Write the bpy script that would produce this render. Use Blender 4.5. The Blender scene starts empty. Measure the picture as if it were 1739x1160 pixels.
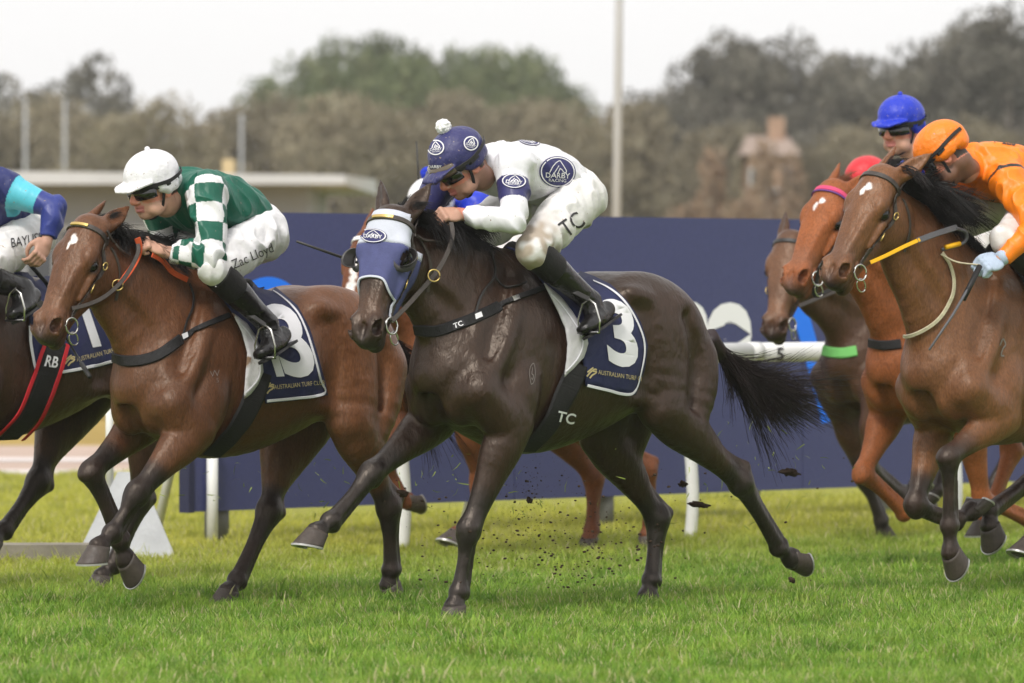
import bpy, bmesh, math, random
import numpy as np
from mathutils import Vector, Matrix, noise
from mathutils.bvhtree import BVHTree

random.seed(7); rng = np.random.default_rng(7)
scene = bpy.context.scene
COL = scene.collection

# ------------------------------------------------------------------ camera, sky, sun, exposure
HAZE = .00048
FPX, CAMH, CX, HY = 10000.0, 1.30, 869.5, 490.0        # focal length in photo pixels, eye height, picture centre, horizon row
cam_d = bpy.data.cameras.new("camera"); cam = bpy.data.objects.new("camera", cam_d); COL.objects.link(cam)
cam.location = (0, 0, CAMH); cam.rotation_euler = (math.radians(90), 0, 0)
cam_d.sensor_width = 36; cam_d.lens = FPX / 1739 * 36; cam_d.shift_y = -(580 - HY) / 1739
cam_d.clip_start = 0.5; cam_d.clip_end = 4000
cam_d.dof.use_dof = True; cam_d.dof.focus_distance = 23.8; cam_d.dof.aperture_fstop = 4.3
scene.camera = cam

world = bpy.data.worlds.new("World"); scene.world = world; world.use_nodes = True
nt = world.node_tree; nt.nodes.clear()
sky = nt.nodes.new("ShaderNodeTexSky"); sky.sky_type = 'NISHITA'; sky.sun_disc = False
sky.sun_elevation = math.radians(48); sky.sun_rotation = math.radians(200); sky.dust_density = 4; sky.air_density = 1.2
hs = nt.nodes.new("ShaderNodeHueSaturation"); hs.inputs['Saturation'].default_value = 0.10
cl = nt.nodes.new("ShaderNodeMix"); cl.data_type = 'RGBA'; cl.inputs[0].default_value = 0.72   # cloud sheet over the clear sky
cl.inputs[7].default_value = (9.0, 8.9, 8.85, 1)
bg = nt.nodes.new("ShaderNodeBackground"); bg.inputs[1].default_value = 0.097
wo = nt.nodes.new("ShaderNodeOutputWorld")
nt.links.new(sky.outputs[0], hs.inputs['Color']); nt.links.new(hs.outputs[0], cl.inputs[6])
nt.links.new(cl.outputs[2], bg.inputs[0]); nt.links.new(bg.outputs[0], wo.inputs[0])

sun_d = bpy.data.lights.new("sun", 'SUN'); sun = bpy.data.objects.new("sun", sun_d); COL.objects.link(sun)
sun_d.energy = 1.5; sun_d.angle = math.radians(12); sun_d.color = (1.0, 0.96, 0.9)
sun.rotation_euler = (math.radians(42), 0, math.radians(-20)); sun.location = (0, 0, 30)
vs = scene.view_settings
vs.view_transform = 'Standard'; vs.look = 'None'; vs.gamma = 1; vs.exposure = 0.62; vs.use_curve_mapping = False
scene.cycles.use_denoising = True
scene.cycles.max_bounces = 6; scene.cycles.diffuse_bounces = 3; scene.cycles.transparent_max_bounces = 4

# ------------------------------------------------------------------ small helpers
def V(*a): return np.array(a, float)
def nrm(v): v = np.asarray(v, float); return v / (np.linalg.norm(v) + 1e-12)
def ray(px, py): return V((px - CX) / FPX, 1, (HY - py) / FPX)
def at(px, py, d):                                      # the point d metres from the camera that is seen at a photo pixel
    p = ray(px, py) * d; p[2] += CAMH; return p

def srgb(r, g, b): return tuple(((c / 255) / 12.92 if c < 10 else ((c / 255 + .055) / 1.055) ** 2.4) for c in (r, g, b))
def tag(o, label=None, cat=None, group=None, kind=None):
    if label: o['label'] = label
    if cat: o['category'] = cat
    if group: o['group'] = group
    if kind: o['kind'] = kind
    return o
def empty(name, loc, label, cat, group=None):
    o = bpy.data.objects.new(name, None); COL.objects.link(o); o.location = loc; o.empty_display_size = .2
    return tag(o, label, cat, group)
def mesh_obj(name, verts, faces, m, parent=None, smooth=True, cols=None):
    """link verts (world) and faces as ONE mesh object, kept relative to its root's place"""
    verts = np.asarray(verts, float).reshape(-1, 3)
    root = parent
    while root is not None and root.parent is not None: root = root.parent
    off = np.array(root.location) if root is not None else np.zeros(3)
    me = bpy.data.meshes.new(name)
    v = (verts - off).astype(np.float32)
    if isinstance(faces, np.ndarray):
        n, s = faces.shape
        me.vertices.add(len(v)); me.vertices.foreach_set('co', v.ravel())
        me.loops.add(n * s); me.loops.foreach_set('vertex_index', faces.ravel().astype(np.int32))
        me.polygons.add(n); me.polygons.foreach_set('loop_start', np.arange(0, n * s, s, dtype=np.int32))
        me.update(calc_edges=True)
    else:
        me.from_pydata(v.tolist(), [], [list(f) for f in faces]); me.update()
    if smooth: me.polygons.foreach_set('use_smooth', np.ones(len(me.polygons), bool))
    if cols is not None:
        a = me.attributes.new('col', 'FLOAT_COLOR', 'POINT')
        a.data.foreach_set('color', np.hstack([cols, np.ones((len(cols), 1))]).astype(np.float32).ravel())
    if m is not None: me.materials.append(m)
    o = bpy.data.objects.new(name, me); COL.objects.link(o)
    if parent is not None: o.parent = parent
    return o
class MB:                                               # collects shapes that become one mesh
    def __init__(s): s.v = []; s.f = []
    def add(s, verts, faces):
        b = len(s.v); s.v += [tuple(x) for x in verts]; s.f += [tuple(i + b for i in f) for f in faces]; return s
    def box(s, c, size, R=None):
        c = np.asarray(c, float); h = np.asarray(size, float) / 2; R = np.eye(3) if R is None else np.asarray(R)
        vs_ = [c + R @ (h * V(x, y, z)) for x in (-1, 1) for y in (-1, 1) for z in (-1, 1)]
        return s.add(vs_, [(0, 1, 3, 2), (4, 6, 7, 5), (0, 4, 5, 1), (2, 3, 7, 6), (0, 2, 6, 4), (1, 5, 7, 3)])
    def tube(s, pts, rad, n=8, caps=True):
        pts = [np.asarray(p, float) for p in pts]; rad = [rad] * len(pts) if np.isscalar(rad) else rad
        rings = []; up = V(.13, .21, 1)
        for i, p in enumerate(pts):
            t = nrm(pts[min(i + 1, len(pts) - 1)] - pts[max(i - 1, 0)])
            x = np.cross(up, t); x = nrm(x) if np.linalg.norm(x) > .05 else nrm(np.cross(V(1, 0, 0), t)); y = np.cross(t, x)
            rings += [p + rad[i] * (math.cos(a) * x + math.sin(a) * y) for a in np.linspace(0, 2 * math.pi, n, endpoint=False)]
        fs = [(i * n + j, i * n + (j + 1) % n, (i + 1) * n + (j + 1) % n, (i + 1) * n + j) for i in range(len(pts) - 1) for j in range(n)]
        if caps: fs += [tuple(range(n))[::-1], tuple(range((len(pts) - 1) * n, len(pts) * n))]
        return s.add(rings, fs)
    def ball(s, c, r, n=10, R=None):
        c = np.asarray(c, float); r = np.broadcast_to(r, 3); R = np.eye(3) if R is None else R
        vs_ = []
        for i in range(n + 1):
            t = math.pi * i / n
            for j in range(2 * n):
                p = math.pi * j / n; vs_.append(c + R @ (r * V(math.sin(t) * math.cos(p), math.sin(t) * math.sin(p), math.cos(t))))
        m = 2 * n
        return s.add(vs_, [(i * m + j, (i + 1) * m + j, (i + 1) * m + (j + 1) % m, i * m + (j + 1) % m) for i in range(n) for j in range(m)])
    def ribbon(s, pts, nor, w, th):
        """flat strap of width w and thickness th along pts; nor = outward normals"""
        pts = np.asarray(pts, float); n = len(pts); w = np.broadcast_to(w, n); vs_ = []
        for i in range(n):
            t = nrm(pts[min(i + 1, n - 1)] - pts[max(i - 1, 0)]); b = nrm(np.cross(nor[i], t)); no = nrm(np.cross(t, b))
            vs_ += [pts[i] + b * w[i] / 2, pts[i] + b * w[i] / 2 * .8 + no * th, pts[i] - b * w[i] / 2 * .8 + no * th, pts[i] - b * w[i] / 2]
        fs = [(i * 4 + j, i * 4 + (j + 1) % 4, i * 4 + 4 + (j + 1) % 4, i * 4 + 4 + j) for i in range(n - 1) for j in range(4)]
        fs += [(3, 2, 1, 0), tuple(range(n * 4 - 4, n * 4))]; s.flat = True
        return s.add(vs_, fs)
    def build(s, name, m, parent=None, smooth=True): return mesh_obj(name, s.v, s.f, m, parent, smooth and not getattr(s, 'flat', False))

def catmull(P, n):                                      # smooth curve through the rows of P, n points per span
    P = np.asarray(P, float); Q = np.vstack([2 * P[0] - P[1], P, 2 * P[-1] - P[-2]]); out = []
    for i in range(1, len(Q) - 2):
        for t in np.linspace(0, 1, n, endpoint=False):
            a, b, c, d = Q[i - 1], Q[i], Q[i + 1], Q[i + 2]
            out.append(.5 * (2 * b + (c - a) * t + (2 * a - 5 * b + 4 * c - d) * t * t + (3 * b - a - 3 * c + d) * t ** 3))
    out.append(P[-1]); return np.array(out)

# ------------------------------------------------------------------ materials
def mat(name, col=(.5, .5, .5), rough=.6, spec=.4, noise_=(0, 8), bump=None, metal=0, attr=False, sheen=0, coat=0, emit=None, stretch=None, dirt=None):
    m = bpy.data.materials.new(name); m.use_nodes = True; t = m.node_tree; N = t.nodes; Lk = t.links.new
    p = N['Principled BSDF']; p.inputs['Roughness'].default_value = rough; p.inputs['Metallic'].default_value = metal
    p.inputs['Specular IOR Level'].default_value = spec
    if sheen: p.inputs['Sheen Weight'].default_value = sheen; p.inputs['Sheen Roughness'].default_value = .4
    if coat: p.inputs['Coat Weight'].default_value = coat; p.inputs['Coat Roughness'].default_value = .15
    tc = N.new('ShaderNodeTexCoord'); src = tc.outputs['Object']
    if stretch:
        mp = N.new('ShaderNodeMapping'); mp.inputs['Scale'].default_value = stretch; Lk(src, mp.inputs[0]); src = mp.outputs[0]
    if attr: a = N.new('ShaderNodeAttribute'); a.attribute_name = 'col'; base = a.outputs['Color']
    else: r = N.new('ShaderNodeRGB'); r.outputs[0].default_value = (*col, 1); base = r.outputs[0]
    amp, sc = noise_
    if amp:
        n = N.new('ShaderNodeTexNoise'); n.inputs['Scale'].default_value = sc; n.inputs['Detail'].default_value = 6; n.inputs['Roughness'].default_value = .65
        Lk(src, n.inputs['Vector'])
        mr = N.new('ShaderNodeMapRange'); mr.inputs[1].default_value = .25; mr.inputs[2].default_value = .75; mr.inputs[3].default_value = 1 - amp; mr.inputs[4].default_value = 1 + amp
        Lk(n.outputs[0], mr.inputs[0])
        mx = N.new('ShaderNodeVectorMath'); mx.operation = 'SCALE'; Lk(base, mx.inputs[0]); Lk(mr.outputs[0], mx.inputs['Scale']); base = mx.outputs[0]
    if dirt:                                            # mud flecks: (colour, scale, threshold)
        n = N.new('ShaderNodeTexNoise'); n.inputs['Scale'].default_value = dirt[1]; n.inputs['Detail'].default_value = 4; Lk(src, n.inputs['Vector'])
        mr = N.new('ShaderNodeMapRange'); mr.inputs[1].default_value = dirt[2]; mr.inputs[2].default_value = dirt[2] + .05; Lk(n.outputs[0], mr.inputs[0])
        mx = N.new('ShaderNodeMix'); mx.data_type = 'RGBA'; mx.inputs[7].default_value = (*dirt[0], 1); Lk(mr.outputs[0], mx.inputs[0]); Lk(base, mx.inputs[6]); base = mx.outputs[2]
    Lk(base, p.inputs['Base Color'])
    if emit: Lk(base, p.inputs['Emission Color']); p.inputs['Emission Strength'].default_value = emit
    h = None
    for (sc, dist, *st) in (bump or []):                # (scale, height in metres, optional stretch)
        n = N.new('ShaderNodeTexNoise'); n.inputs['Scale'].default_value = sc; n.inputs['Detail'].default_value = 5
        s2 = src
        if st:
            mp = N.new('ShaderNodeMapping'); mp.inputs['Scale'].default_value = st[0]; Lk(tc.outputs['Object'], mp.inputs[0]); s2 = mp.outputs[0]
        Lk(s2, n.inputs['Vector'])
        b = N.new('ShaderNodeBump'); b.inputs['Distance'].default_value = dist; b.inputs['Strength'].default_value = 1
        Lk(n.outputs[0], b.inputs['Height'])
        if h is not None: Lk(h, b.inputs['Normal'])
        h = b.outputs[0]
    if h is not None: Lk(h, p.inputs['Normal'])
    return m
M = {}
def coat_mat(name, rough=.42, spec=.45):
    m = mat(name, attr=True, rough=rough, spec=spec, noise_=(.20, 7), sheen=.0,
               bump=[(260, .0010, (1, 1, .3)), (70, .0026, (1, 1, .4)), (13, .012, (1, 1, .6))])
    t = m.node_tree; p = t.nodes['Principled BSDF']; p.inputs['Specular Tint'].default_value = (1, .86, .74, 1)      # hair gives back a brownish sheen
    b = p.inputs['Base Color'].links[0].from_socket; tc = t.nodes.new('ShaderNodeTexCoord'); mp = t.nodes.new('ShaderNodeMapping'); mp.inputs['Scale'].default_value = (1, 1, .22); n = t.nodes.new('ShaderNodeTexNoise'); n.inputs['Scale'].default_value = 210; n.inputs['Detail'].default_value = 3
    r = t.nodes.new('ShaderNodeMapRange'); r.inputs[1].default_value = .3; r.inputs[2].default_value = .7; r.inputs[3].default_value = .68; r.inputs[4].default_value = 1.32; x = t.nodes.new('ShaderNodeVectorMath'); x.operation = 'SCALE'
    t.links.new(tc.outputs['Object'], mp.inputs[0]); t.links.new(mp.outputs[0], n.inputs['Vector']); t.links.new(n.outputs[0], r.inputs[0]); t.links.new(b, x.inputs[0]); t.links.new(r.outputs[0], x.inputs['Scale']); t.links.new(x.outputs[0], p.inputs['Base Color'])
    return m
M['coat_dark'] = coat_mat('dark_bay_coat', .37, .52); M['coat_bay'] = coat_mat('bay_coat', .40, .40); M['coat_chestnut'] = coat_mat('chestnut_coat', .50, .24)
M['hair_black'] = mat('black_hair', (.012, .010, .010), .5, .35, (.4, 30)); M['hair_red'] = mat('chestnut_hair', (.22, .075, .03), .5, .35, (.4, 30))
M['hair_tail'] = mat('dark_tail_hair', (.022, .012, .013), .5, .35, (.5, 20))
M['eye'] = mat('dark_eye', (.006, .005, .005), .08, .5); M['hoof'] = mat('horn', (.062, .048, .040), .5, .4, (.3, 40), bump=[(90, .002, (1, 1, .15))])
M['shoe'] = mat('aluminium', (.46, .45, .44), .35, .5, (.15, 60), metal=.6); M['steel'] = mat('steel', (.62, .61, .58), .25, .5, metal=.9)
M['brass'] = mat('brass', (.62, .45, .16), .3, .5, metal=.8); M['leather'] = mat('black_leather', (.02, .018, .017), .42, .5, (.3, 60), bump=[(300, .0006)])
M['leather_grey'] = mat('worn_leather', (.050, .040, .034), .42, .4, (.3, 60), bump=[(300, .0006)])

# ------------------------------------------------------------------ distance-field bodies: shapes blended into one continuous skin
class Body:
    BIG = .5
    def __init__(s, h): s.h = h; s.ops = []; s.paint = []
    def tube(s, st, lat, k=.03, op='+', sub=4, cap=1.0):
        """st rows: x y z r_lat r_other ; elliptical tube through the stations, smooth along its length"""
        st = catmull(np.asarray(st, float), sub); s.ops.append(('t', st, np.asarray(lat, float), k, op, cap)); return s
    def ell(s, c, r, R=None, k=.03, op='+'):
        s.ops.append(('e', np.asarray(c, float), np.asarray(np.broadcast_to(r, 3), float), np.eye(3) if R is None else np.asarray(R, float), k, op)); return s
    def half(s, p, n, lo, hi):                          # cut away the side the normal points to, inside the box lo..hi
        s.ops.append(('h', np.asarray(p, float), nrm(n), np.asarray(lo, float), np.asarray(hi, float))); return s
    def bounds(s):
        lo = np.full(3, 1e9); hi = -lo
        for o in s.ops:
            if o[0] == 't' and o[4] == '+':
                r = o[1][:, 3:].max(1)[:, None]; lo = np.minimum(lo, (o[1][:, :3] - r).min(0)); hi = np.maximum(hi, (o[1][:, :3] + r).max(0))
            elif o[0] == 'e' and o[5] == '+':
                e = np.sqrt(((o[3] * o[2]) ** 2).sum(1)); lo = np.minimum(lo, o[1] - e); hi = np.maximum(hi, o[1] + e)
        return lo - 4 * s.h, hi + 4 * s.h
    def mesh(s, clip=None):
        h = s.h; lo, hi = s.bounds()
        if clip is not None: lo = np.maximum(lo, clip[0]); hi = np.minimum(hi, clip[1])
        n = np.ceil((hi - lo) / h).astype(int) + 1
        F = np.full(n, s.BIG, np.float32)
        ax = [(lo[i] + h * np.arange(n[i])).astype(np.float32) for i in range(3)]
        def box(a, b):
            i0 = np.clip(np.floor((a - lo) / h).astype(int), 0, n); i1 = np.clip(np.ceil((b - lo) / h).astype(int) + 1, 0, n)
            return i0, i1
        def grid(i0, i1): return ax[0][i0[0]:i1[0], None, None], ax[1][None, i0[1]:i1[1], None], ax[2][None, None, i0[2]:i1[2]]
        for o in s.ops:
            if o[0] == 't':
                _, st, lat, k, op, cap = o; pad = k + 3 * h
                r = st[:, 3:].max(1)[:, None]; I0, I1 = box((st[:, :3] - r).min(0) - pad, (st[:, :3] + r).max(0) + pad)
                if (I1 <= I0).any(): continue
                D = np.full(I1 - I0, s.BIG, np.float32)
                for a, b in zip(st[:-1], st[1:]):
                    d = b[:3] - a[:3]; L = np.linalg.norm(d)
                    if L < 1e-5: continue
                    d = d / L; l = lat - (lat @ d) * d; l = nrm(l); u = np.cross(d, l); rm = max(a[3:].max(), b[3:].max())
                    j0, j1 = box(np.minimum(a[:3], b[:3]) - rm - pad, np.maximum(a[:3], b[:3]) + rm + pad)
                    j0 = np.maximum(j0, I0); j1 = np.minimum(j1, I1)
                    if (j1 <= j0).any(): continue
                    X, Y, Z = grid(j0, j1); X = X - np.float32(a[0]); Y = Y - np.float32(a[1]); Z = Z - np.float32(a[2])
                    t = (X * np.float32(d[0]) + Y * np.float32(d[1]) + Z * np.float32(d[2])); tc = np.clip(t, 0, L); ex = t - tc; tc /= np.float32(L)
                    ra = (a[3] + (b[3] - a[3]) * tc).astype(np.float32); rb = (a[4] + (b[4] - a[4]) * tc).astype(np.float32); rc = np.minimum(ra, rb) * np.float32(cap)
                    P = (X * np.float32(l[0]) + Y * np.float32(l[1]) + Z * np.float32(l[2])) / ra
                    Q = (X * np.float32(u[0]) + Y * np.float32(u[1]) + Z * np.float32(u[2])) / rb
                    E = ex / rc
                    k0 = np.sqrt(P * P + Q * Q + E * E); k1 = np.sqrt((P / ra) ** 2 + (Q / rb) ** 2 + (E / rc) ** 2) + np.float32(1e-6)
                    v = k0 * (k0 - 1) / k1
                    v = np.where(k0 < .2, -rc * np.float32(.8), v)
                    sl = tuple(slice(j0[i] - I0[i], j1[i] - I0[i]) for i in range(3)); D[sl] = np.minimum(D[sl], v)
            elif o[0] == 'e':
                _, c, r, R, k, op = o; e = np.sqrt(((R * r) ** 2).sum(1)) + k + 3 * h
                I0, I1 = box(c - e, c + e)
                if (I1 <= I0).any(): continue
                X, Y, Z = grid(I0, I1); X = X - np.float32(c[0]); Y = Y - np.float32(c[1]); Z = Z - np.float32(c[2]); k0 = 0; k1 = 0
                for i in range(3):
                    q = (X * np.float32(R[0, i]) + Y * np.float32(R[1, i]) + Z * np.float32(R[2, i])) / np.float32(r[i]); k0 = k0 + q * q; k1 = k1 + (q / np.float32(r[i])) ** 2
                k0 = np.sqrt(k0); D = k0 * (k0 - 1) / (np.sqrt(k1) + np.float32(1e-6)); D = np.where(k0 < .15, -np.float32(r.min() * .8), D)
            else:
                _, p, nn, a, b = o; I0, I1 = box(a, b)
                if (I1 <= I0).any(): continue
                X, Y, Z = grid(I0, I1); D = (X - np.float32(p[0])) * np.float32(nn[0]) + (Y - np.float32(p[1])) * np.float32(nn[1]) + (Z - np.float32(p[2])) * np.float32(nn[2])
                sl = tuple(slice(I0[i], I1[i]) for i in range(3)); F[sl] = np.maximum(F[sl], D); continue
            sl = tuple(slice(I0[i], I1[i]) for i in range(3)); G = F[sl]; k = np.float32(max(k, 1e-4))
            if op == '+': hh = np.maximum(k - np.abs(G - D), 0) / k; F[sl] = np.minimum(G, D) - hh * hh * k * np.float32(.25)
            else: D = -D; hh = np.maximum(k - np.abs(G - D), 0) / k; F[sl] = np.maximum(G, D) + hh * hh * k * np.float32(.25)
        F[0] = F[-1] = s.BIG; F[:, 0] = F[:, -1] = s.BIG; F[:, :, 0] = F[:, :, -1] = s.BIG
        return surface(F, lo, h)
def surface(F, lo, h):
    """quads of the zero level of F (one vertex per crossed cell)"""
    S = F < 0; c = np.zeros(np.array(F.shape) - 1, np.uint8); nx, ny, nz = c.shape
    for i in (0, 1):
        for j in (0, 1):
            for k in (0, 1): c += S[i:i + nx, j:j + ny, k:k + nz]
    I = np.argwhere((c > 0) & (c < 8)); vid = np.full(c.shape, -1, np.int32); vid[I[:, 0], I[:, 1], I[:, 2]] = np.arange(len(I))
    acc = np.zeros((len(I), 3)); cnt = np.zeros(len(I))
    cor = [(i, j, k) for i in (0, 1) for j in (0, 1) for k in (0, 1)]
    val = {q: F[I[:, 0] + q[0], I[:, 1] + q[1], I[:, 2] + q[2]].astype(float) for q in cor}
    for q in cor:
        for a in range(3):
            if q[a] == 0:
                q2 = list(q); q2[a] = 1; fa, fb = val[q], val[tuple(q2)]; m = (fa < 0) != (fb < 0)
                t = np.where(m, fa / np.where(m, fa - fb, 1), 0); p = np.zeros((len(I), 3)) + np.array(q); p[:, a] += t
                acc[m] += p[m]; cnt += m
    V_ = (I + acc / cnt[:, None]) * h + lo; faces = []
    for a in range(3):
        b, d = (a + 1) % 3, (a + 2) % 3
        s0 = [slice(None)] * 3; s1 = [slice(None)] * 3; s0[a] = slice(0, -1); s1[a] = slice(1, None)
        A = S[tuple(s0)]; E = np.argwhere(A != S[tuple(s1)])
        ok = (E[:, b] > 0) & (E[:, d] > 0) & (E[:, b] < F.shape[b] - 1) & (E[:, d] < F.shape[d] - 1); E = E[ok]
        ins = A[E[:, 0], E[:, 1], E[:, 2]]
        def g(ob, od): e = E.copy(); e[:, b] += ob; e[:, d] += od; return vid[e[:, 0], e[:, 1], e[:, 2]]
        q = np.stack([g(-1, -1), g(0, -1), g(0, 0), g(-1, 0)], 1); q[~ins] = q[~ins][:, ::-1]; faces.append(q)
    return V_, np.vstack(faces)
def relax(v, f, it=1, lam=.5):
    for _ in range(it):
        a = np.zeros_like(v); c = np.zeros(len(v))
        for i in range(4):
            for j in (1, 3):
                for x in range(3): a[:, x] += np.bincount(f[:, i], v[f[:, (i + j) % 4], x], len(v))
                c += np.bincount(f[:, i], minlength=len(v))
        v = v + lam * (a / np.maximum(c, 1)[:, None] - v)
    return v
def normals(v, f):
    n = np.cross(v[f[:, 2]] - v[f[:, 0]], v[f[:, 3]] - v[f[:, 1]]); out = np.zeros_like(v)
    for i in range(4):
        for x in range(3): out[:, x] += np.bincount(f[:, i], n[:, x], len(v))
    return out / (np.linalg.norm(out, axis=1)[:, None] + 1e-12)
def nz(p, sc=1.0, seed=0):
    return np.array([noise.noise((float(x[0]) * sc + seed, float(x[1]) * sc - seed, float(x[2]) * sc)) for x in p])
def folds(v, f, amp, dirn, scale=14, along=.3, seed=0):
    """cloth folds: sharp-topped creases drawn out along dirn, gathered in places, pushed along the normals"""
    d = nrm(dirn); w = v + .02 * np.stack([nz(v, 6, 1), nz(v, 6, 2), nz(v, 6, 3)], 1); q = w - (1 - along) * np.outer(w @ d, d)
    n1 = 1 - np.abs(nz(q, scale, seed)) * 3.2; n1 = np.clip(n1, -.2, 1) ** 1; n2 = nz(q, scale * 2.1, seed + 9); g = np.clip(.55 + 1.3 * nz(v, 5, seed + 4), .1, 1.2)
    return v + normals(v, f) * (amp * g * (n1 * .8 + n2 * .35))[:, None]
def bvh(v, f): return BVHTree.FromPolygons([Vector(x) for x in v], [tuple(int(i) for i in q) for q in f])
CAM = Vector((0, 0, CAMH))
def hit(tree, px, py):
    r = Vector(ray(px, py)).normalized(); l, n, i, d = tree.ray_cast(CAM, r)
    if l is None:
        return None
    n = Vector(n)
    if n.dot(r) > 0: n = -n
    return np.array(l), np.array(n)
# ------------------------------------------------------------------ setting: turf, track, hoarding, rail, buildings, poles, trees
RY = math.radians(46); RF_ = V(math.cos(RY), math.sin(RY), 0); RN = V(math.sin(RY), -math.cos(RY), 0)      # along the rail (to the right and away), and out of it towards the camera
GZ = -.045                                              # the soil lies a little below the tips of the grass
def on_ground(px, d, z=GZ): p = at(px, 500, d); p[2] = z; return p
def ground_px(px, py): return on_ground(px, CAMH * FPX / (py - HY))
def turf_mat(name, blade):
    m = bpy.data.materials.new(name); m.use_nodes = True; t = m.node_tree; N = t.nodes; Lk = t.links.new; p = N['Principled BSDF']
    g = N.new('ShaderNodeNewGeometry'); oi = N.new('ShaderNodeObjectInfo')
    def noise_(sc, det=3):
        n = N.new('ShaderNodeTexNoise'); n.inputs['Scale'].default_value = sc; n.inputs['Detail'].default_value = det; Lk(g.outputs['Position'], n.inputs['Vector']); return n.outputs[0]
    def mixc(f, a, b):
        x = N.new('ShaderNodeMix'); x.data_type = 'RGBA'
        for i, v in ((6, a), (7, b)):
            if isinstance(v, tuple): x.inputs[i].default_value = (*v, 1)
            else: Lk(v, x.inputs[i])
        Lk(f, x.inputs[0]); return x.outputs[2]
    def ramp(v, a, b):
        r = N.new('ShaderNodeMapRange'); r.inputs[1].default_value = a; r.inputs[2].default_value = b; Lk(v, r.inputs[0]); return r.outputs[0]
    dt = N.new('ShaderNodeVectorMath'); dt.operation = 'DOT_PRODUCT'; Lk(g.outputs['Position'], dt.inputs[0]); dt.inputs[1].default_value = (float(RN[0]), float(RN[1]), 0)
    # the strip along the rail is a drier, yellower sward than the galloped turf
    edge = float(ground_px(683, 925) @ RN); a = N.new('ShaderNodeMath'); a.operation = 'ADD'; Lk(dt.outputs['Value'], a.inputs[0]); n1 = N.new('ShaderNodeMath'); n1.operation = 'MULTIPLY'; n1.inputs[1].default_value = 1.6; Lk(noise_(1.1), n1.inputs[0]); Lk(n1.outputs[0], a.inputs[1])
    dry = ramp(a.outputs[0], edge + 3.6, edge + .1)
    green = mixc(ramp(noise_(3.4, 5), .40, .60), TURF[0], TURF[1]); green = mixc(ramp(noise_(11, 4), .5, .75), green, TURF[2])
    c = mixc(dry, green, TURF[3])
    if blade:
        rnd = mixc(oi.outputs['Random'], (.62, .66, .6), (1.28, 1.22, 1.2)); x = N.new('ShaderNodeMix'); x.data_type = 'RGBA'; x.blend_type = 'MULTIPLY'; x.inputs[0].default_value = 1; Lk(c, x.inputs[6]); Lk(rnd, x.inputs[7]); c = x.outputs[2]
        at_ = N.new('ShaderNodeAttribute'); at_.attribute_name = 'straw'; c = mixc(at_.outputs['Fac'], c, TURF[4])
        tr = N.new('ShaderNodeBsdfTranslucent'); Lk(c, tr.inputs[0]); ms = N.new('ShaderNodeMixShader'); ms.inputs[0].default_value = .5; Lk(p.outputs[0], ms.inputs[1]); Lk(tr.outputs[0], ms.inputs[2]); Lk(ms.outputs[0], N['Material Output'].inputs[0])
        p.inputs['Roughness'].default_value = .5; p.inputs['Specular IOR Level'].default_value = .25
    else:
        dk = N.new('ShaderNodeVectorMath'); dk.operation = 'SCALE'; dk.inputs['Scale'].default_value = .55; Lk(c, dk.inputs[0]); c = dk.outputs[0]  # ground colour darkened to stand in for the self-shadow of blades
        soil = mixc(ramp(noise_(24, 4), .5, .72), c, (.10, .085, .045)); c = soil; p.inputs['Roughness'].default_value = .95; p.inputs['Specular IOR Level'].default_value = .05
    Lk(c, p.inputs['Base Color']); return m
TURF = [(.29, .46, .065), (.15, .31, .035), (.43, .47, .13), (.50, .51, .090), (.60, .55, .30)]
gm = turf_mat('turf_soil', False)
far = mat('far_grass', (.16, .20, .05), .95, .05, (.35, .15))
g = MB(); g.add([(-400, 12, -.045), (400, 12, -.045), (400, 41.4, -.045), (-400, 41.4, -.045)], [(0, 1, 2, 3)]); tag(g.build('turf_ground', gm), kind='structure')
g = MB(); g.add([(-1500, -60, -.09), (1500, -60, -.09), (1500, 2500, -.09), (-1500, 2500, -.09)], [(0, 1, 2, 3)]); tag(g.build('ground', far), kind='structure')
# sand track beyond the turf
M['sand'] = mat('damp_sand', (.44, .33, .27), .8, .25, (.22, 1.2), bump=[(6, .02)])
g = MB(); g.add([(-60, 41.3, -.060), (60, 41.3, -.060), (60, 51, -.060), (-60, 51, -.060)], [(0, 1, 2, 3)]); tag(g.build('sand_track', M['sand']), kind='structure')
g = MB(); M['sand_pale'] = mat('wet_sand', (.62, .55, .52), .35, .5, (.2, .8), bump=[(5, .01)])
for y0, y1 in ((43.2, 44.1), (46.2, 47.2)): g.add([(-60, y0, -.055), (60, y0, -.055), (60, y1, -.055), (-60, y1, -.055)], [(0, 1, 2, 3)])
tag(g.build('wheel_path', M['sand_pale']), kind='structure')
g = MB(); g.add([(-60, 51, -.066), (60, 51, -.066), (60, 90, -.066), (-60, 90, -.066)], [(0, 1, 2, 3)]); tag(g.build('infield_ground', mat('dry_infield', (.34, .24, .075), .95, .05, (.3, .6))), kind='structure')
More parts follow.
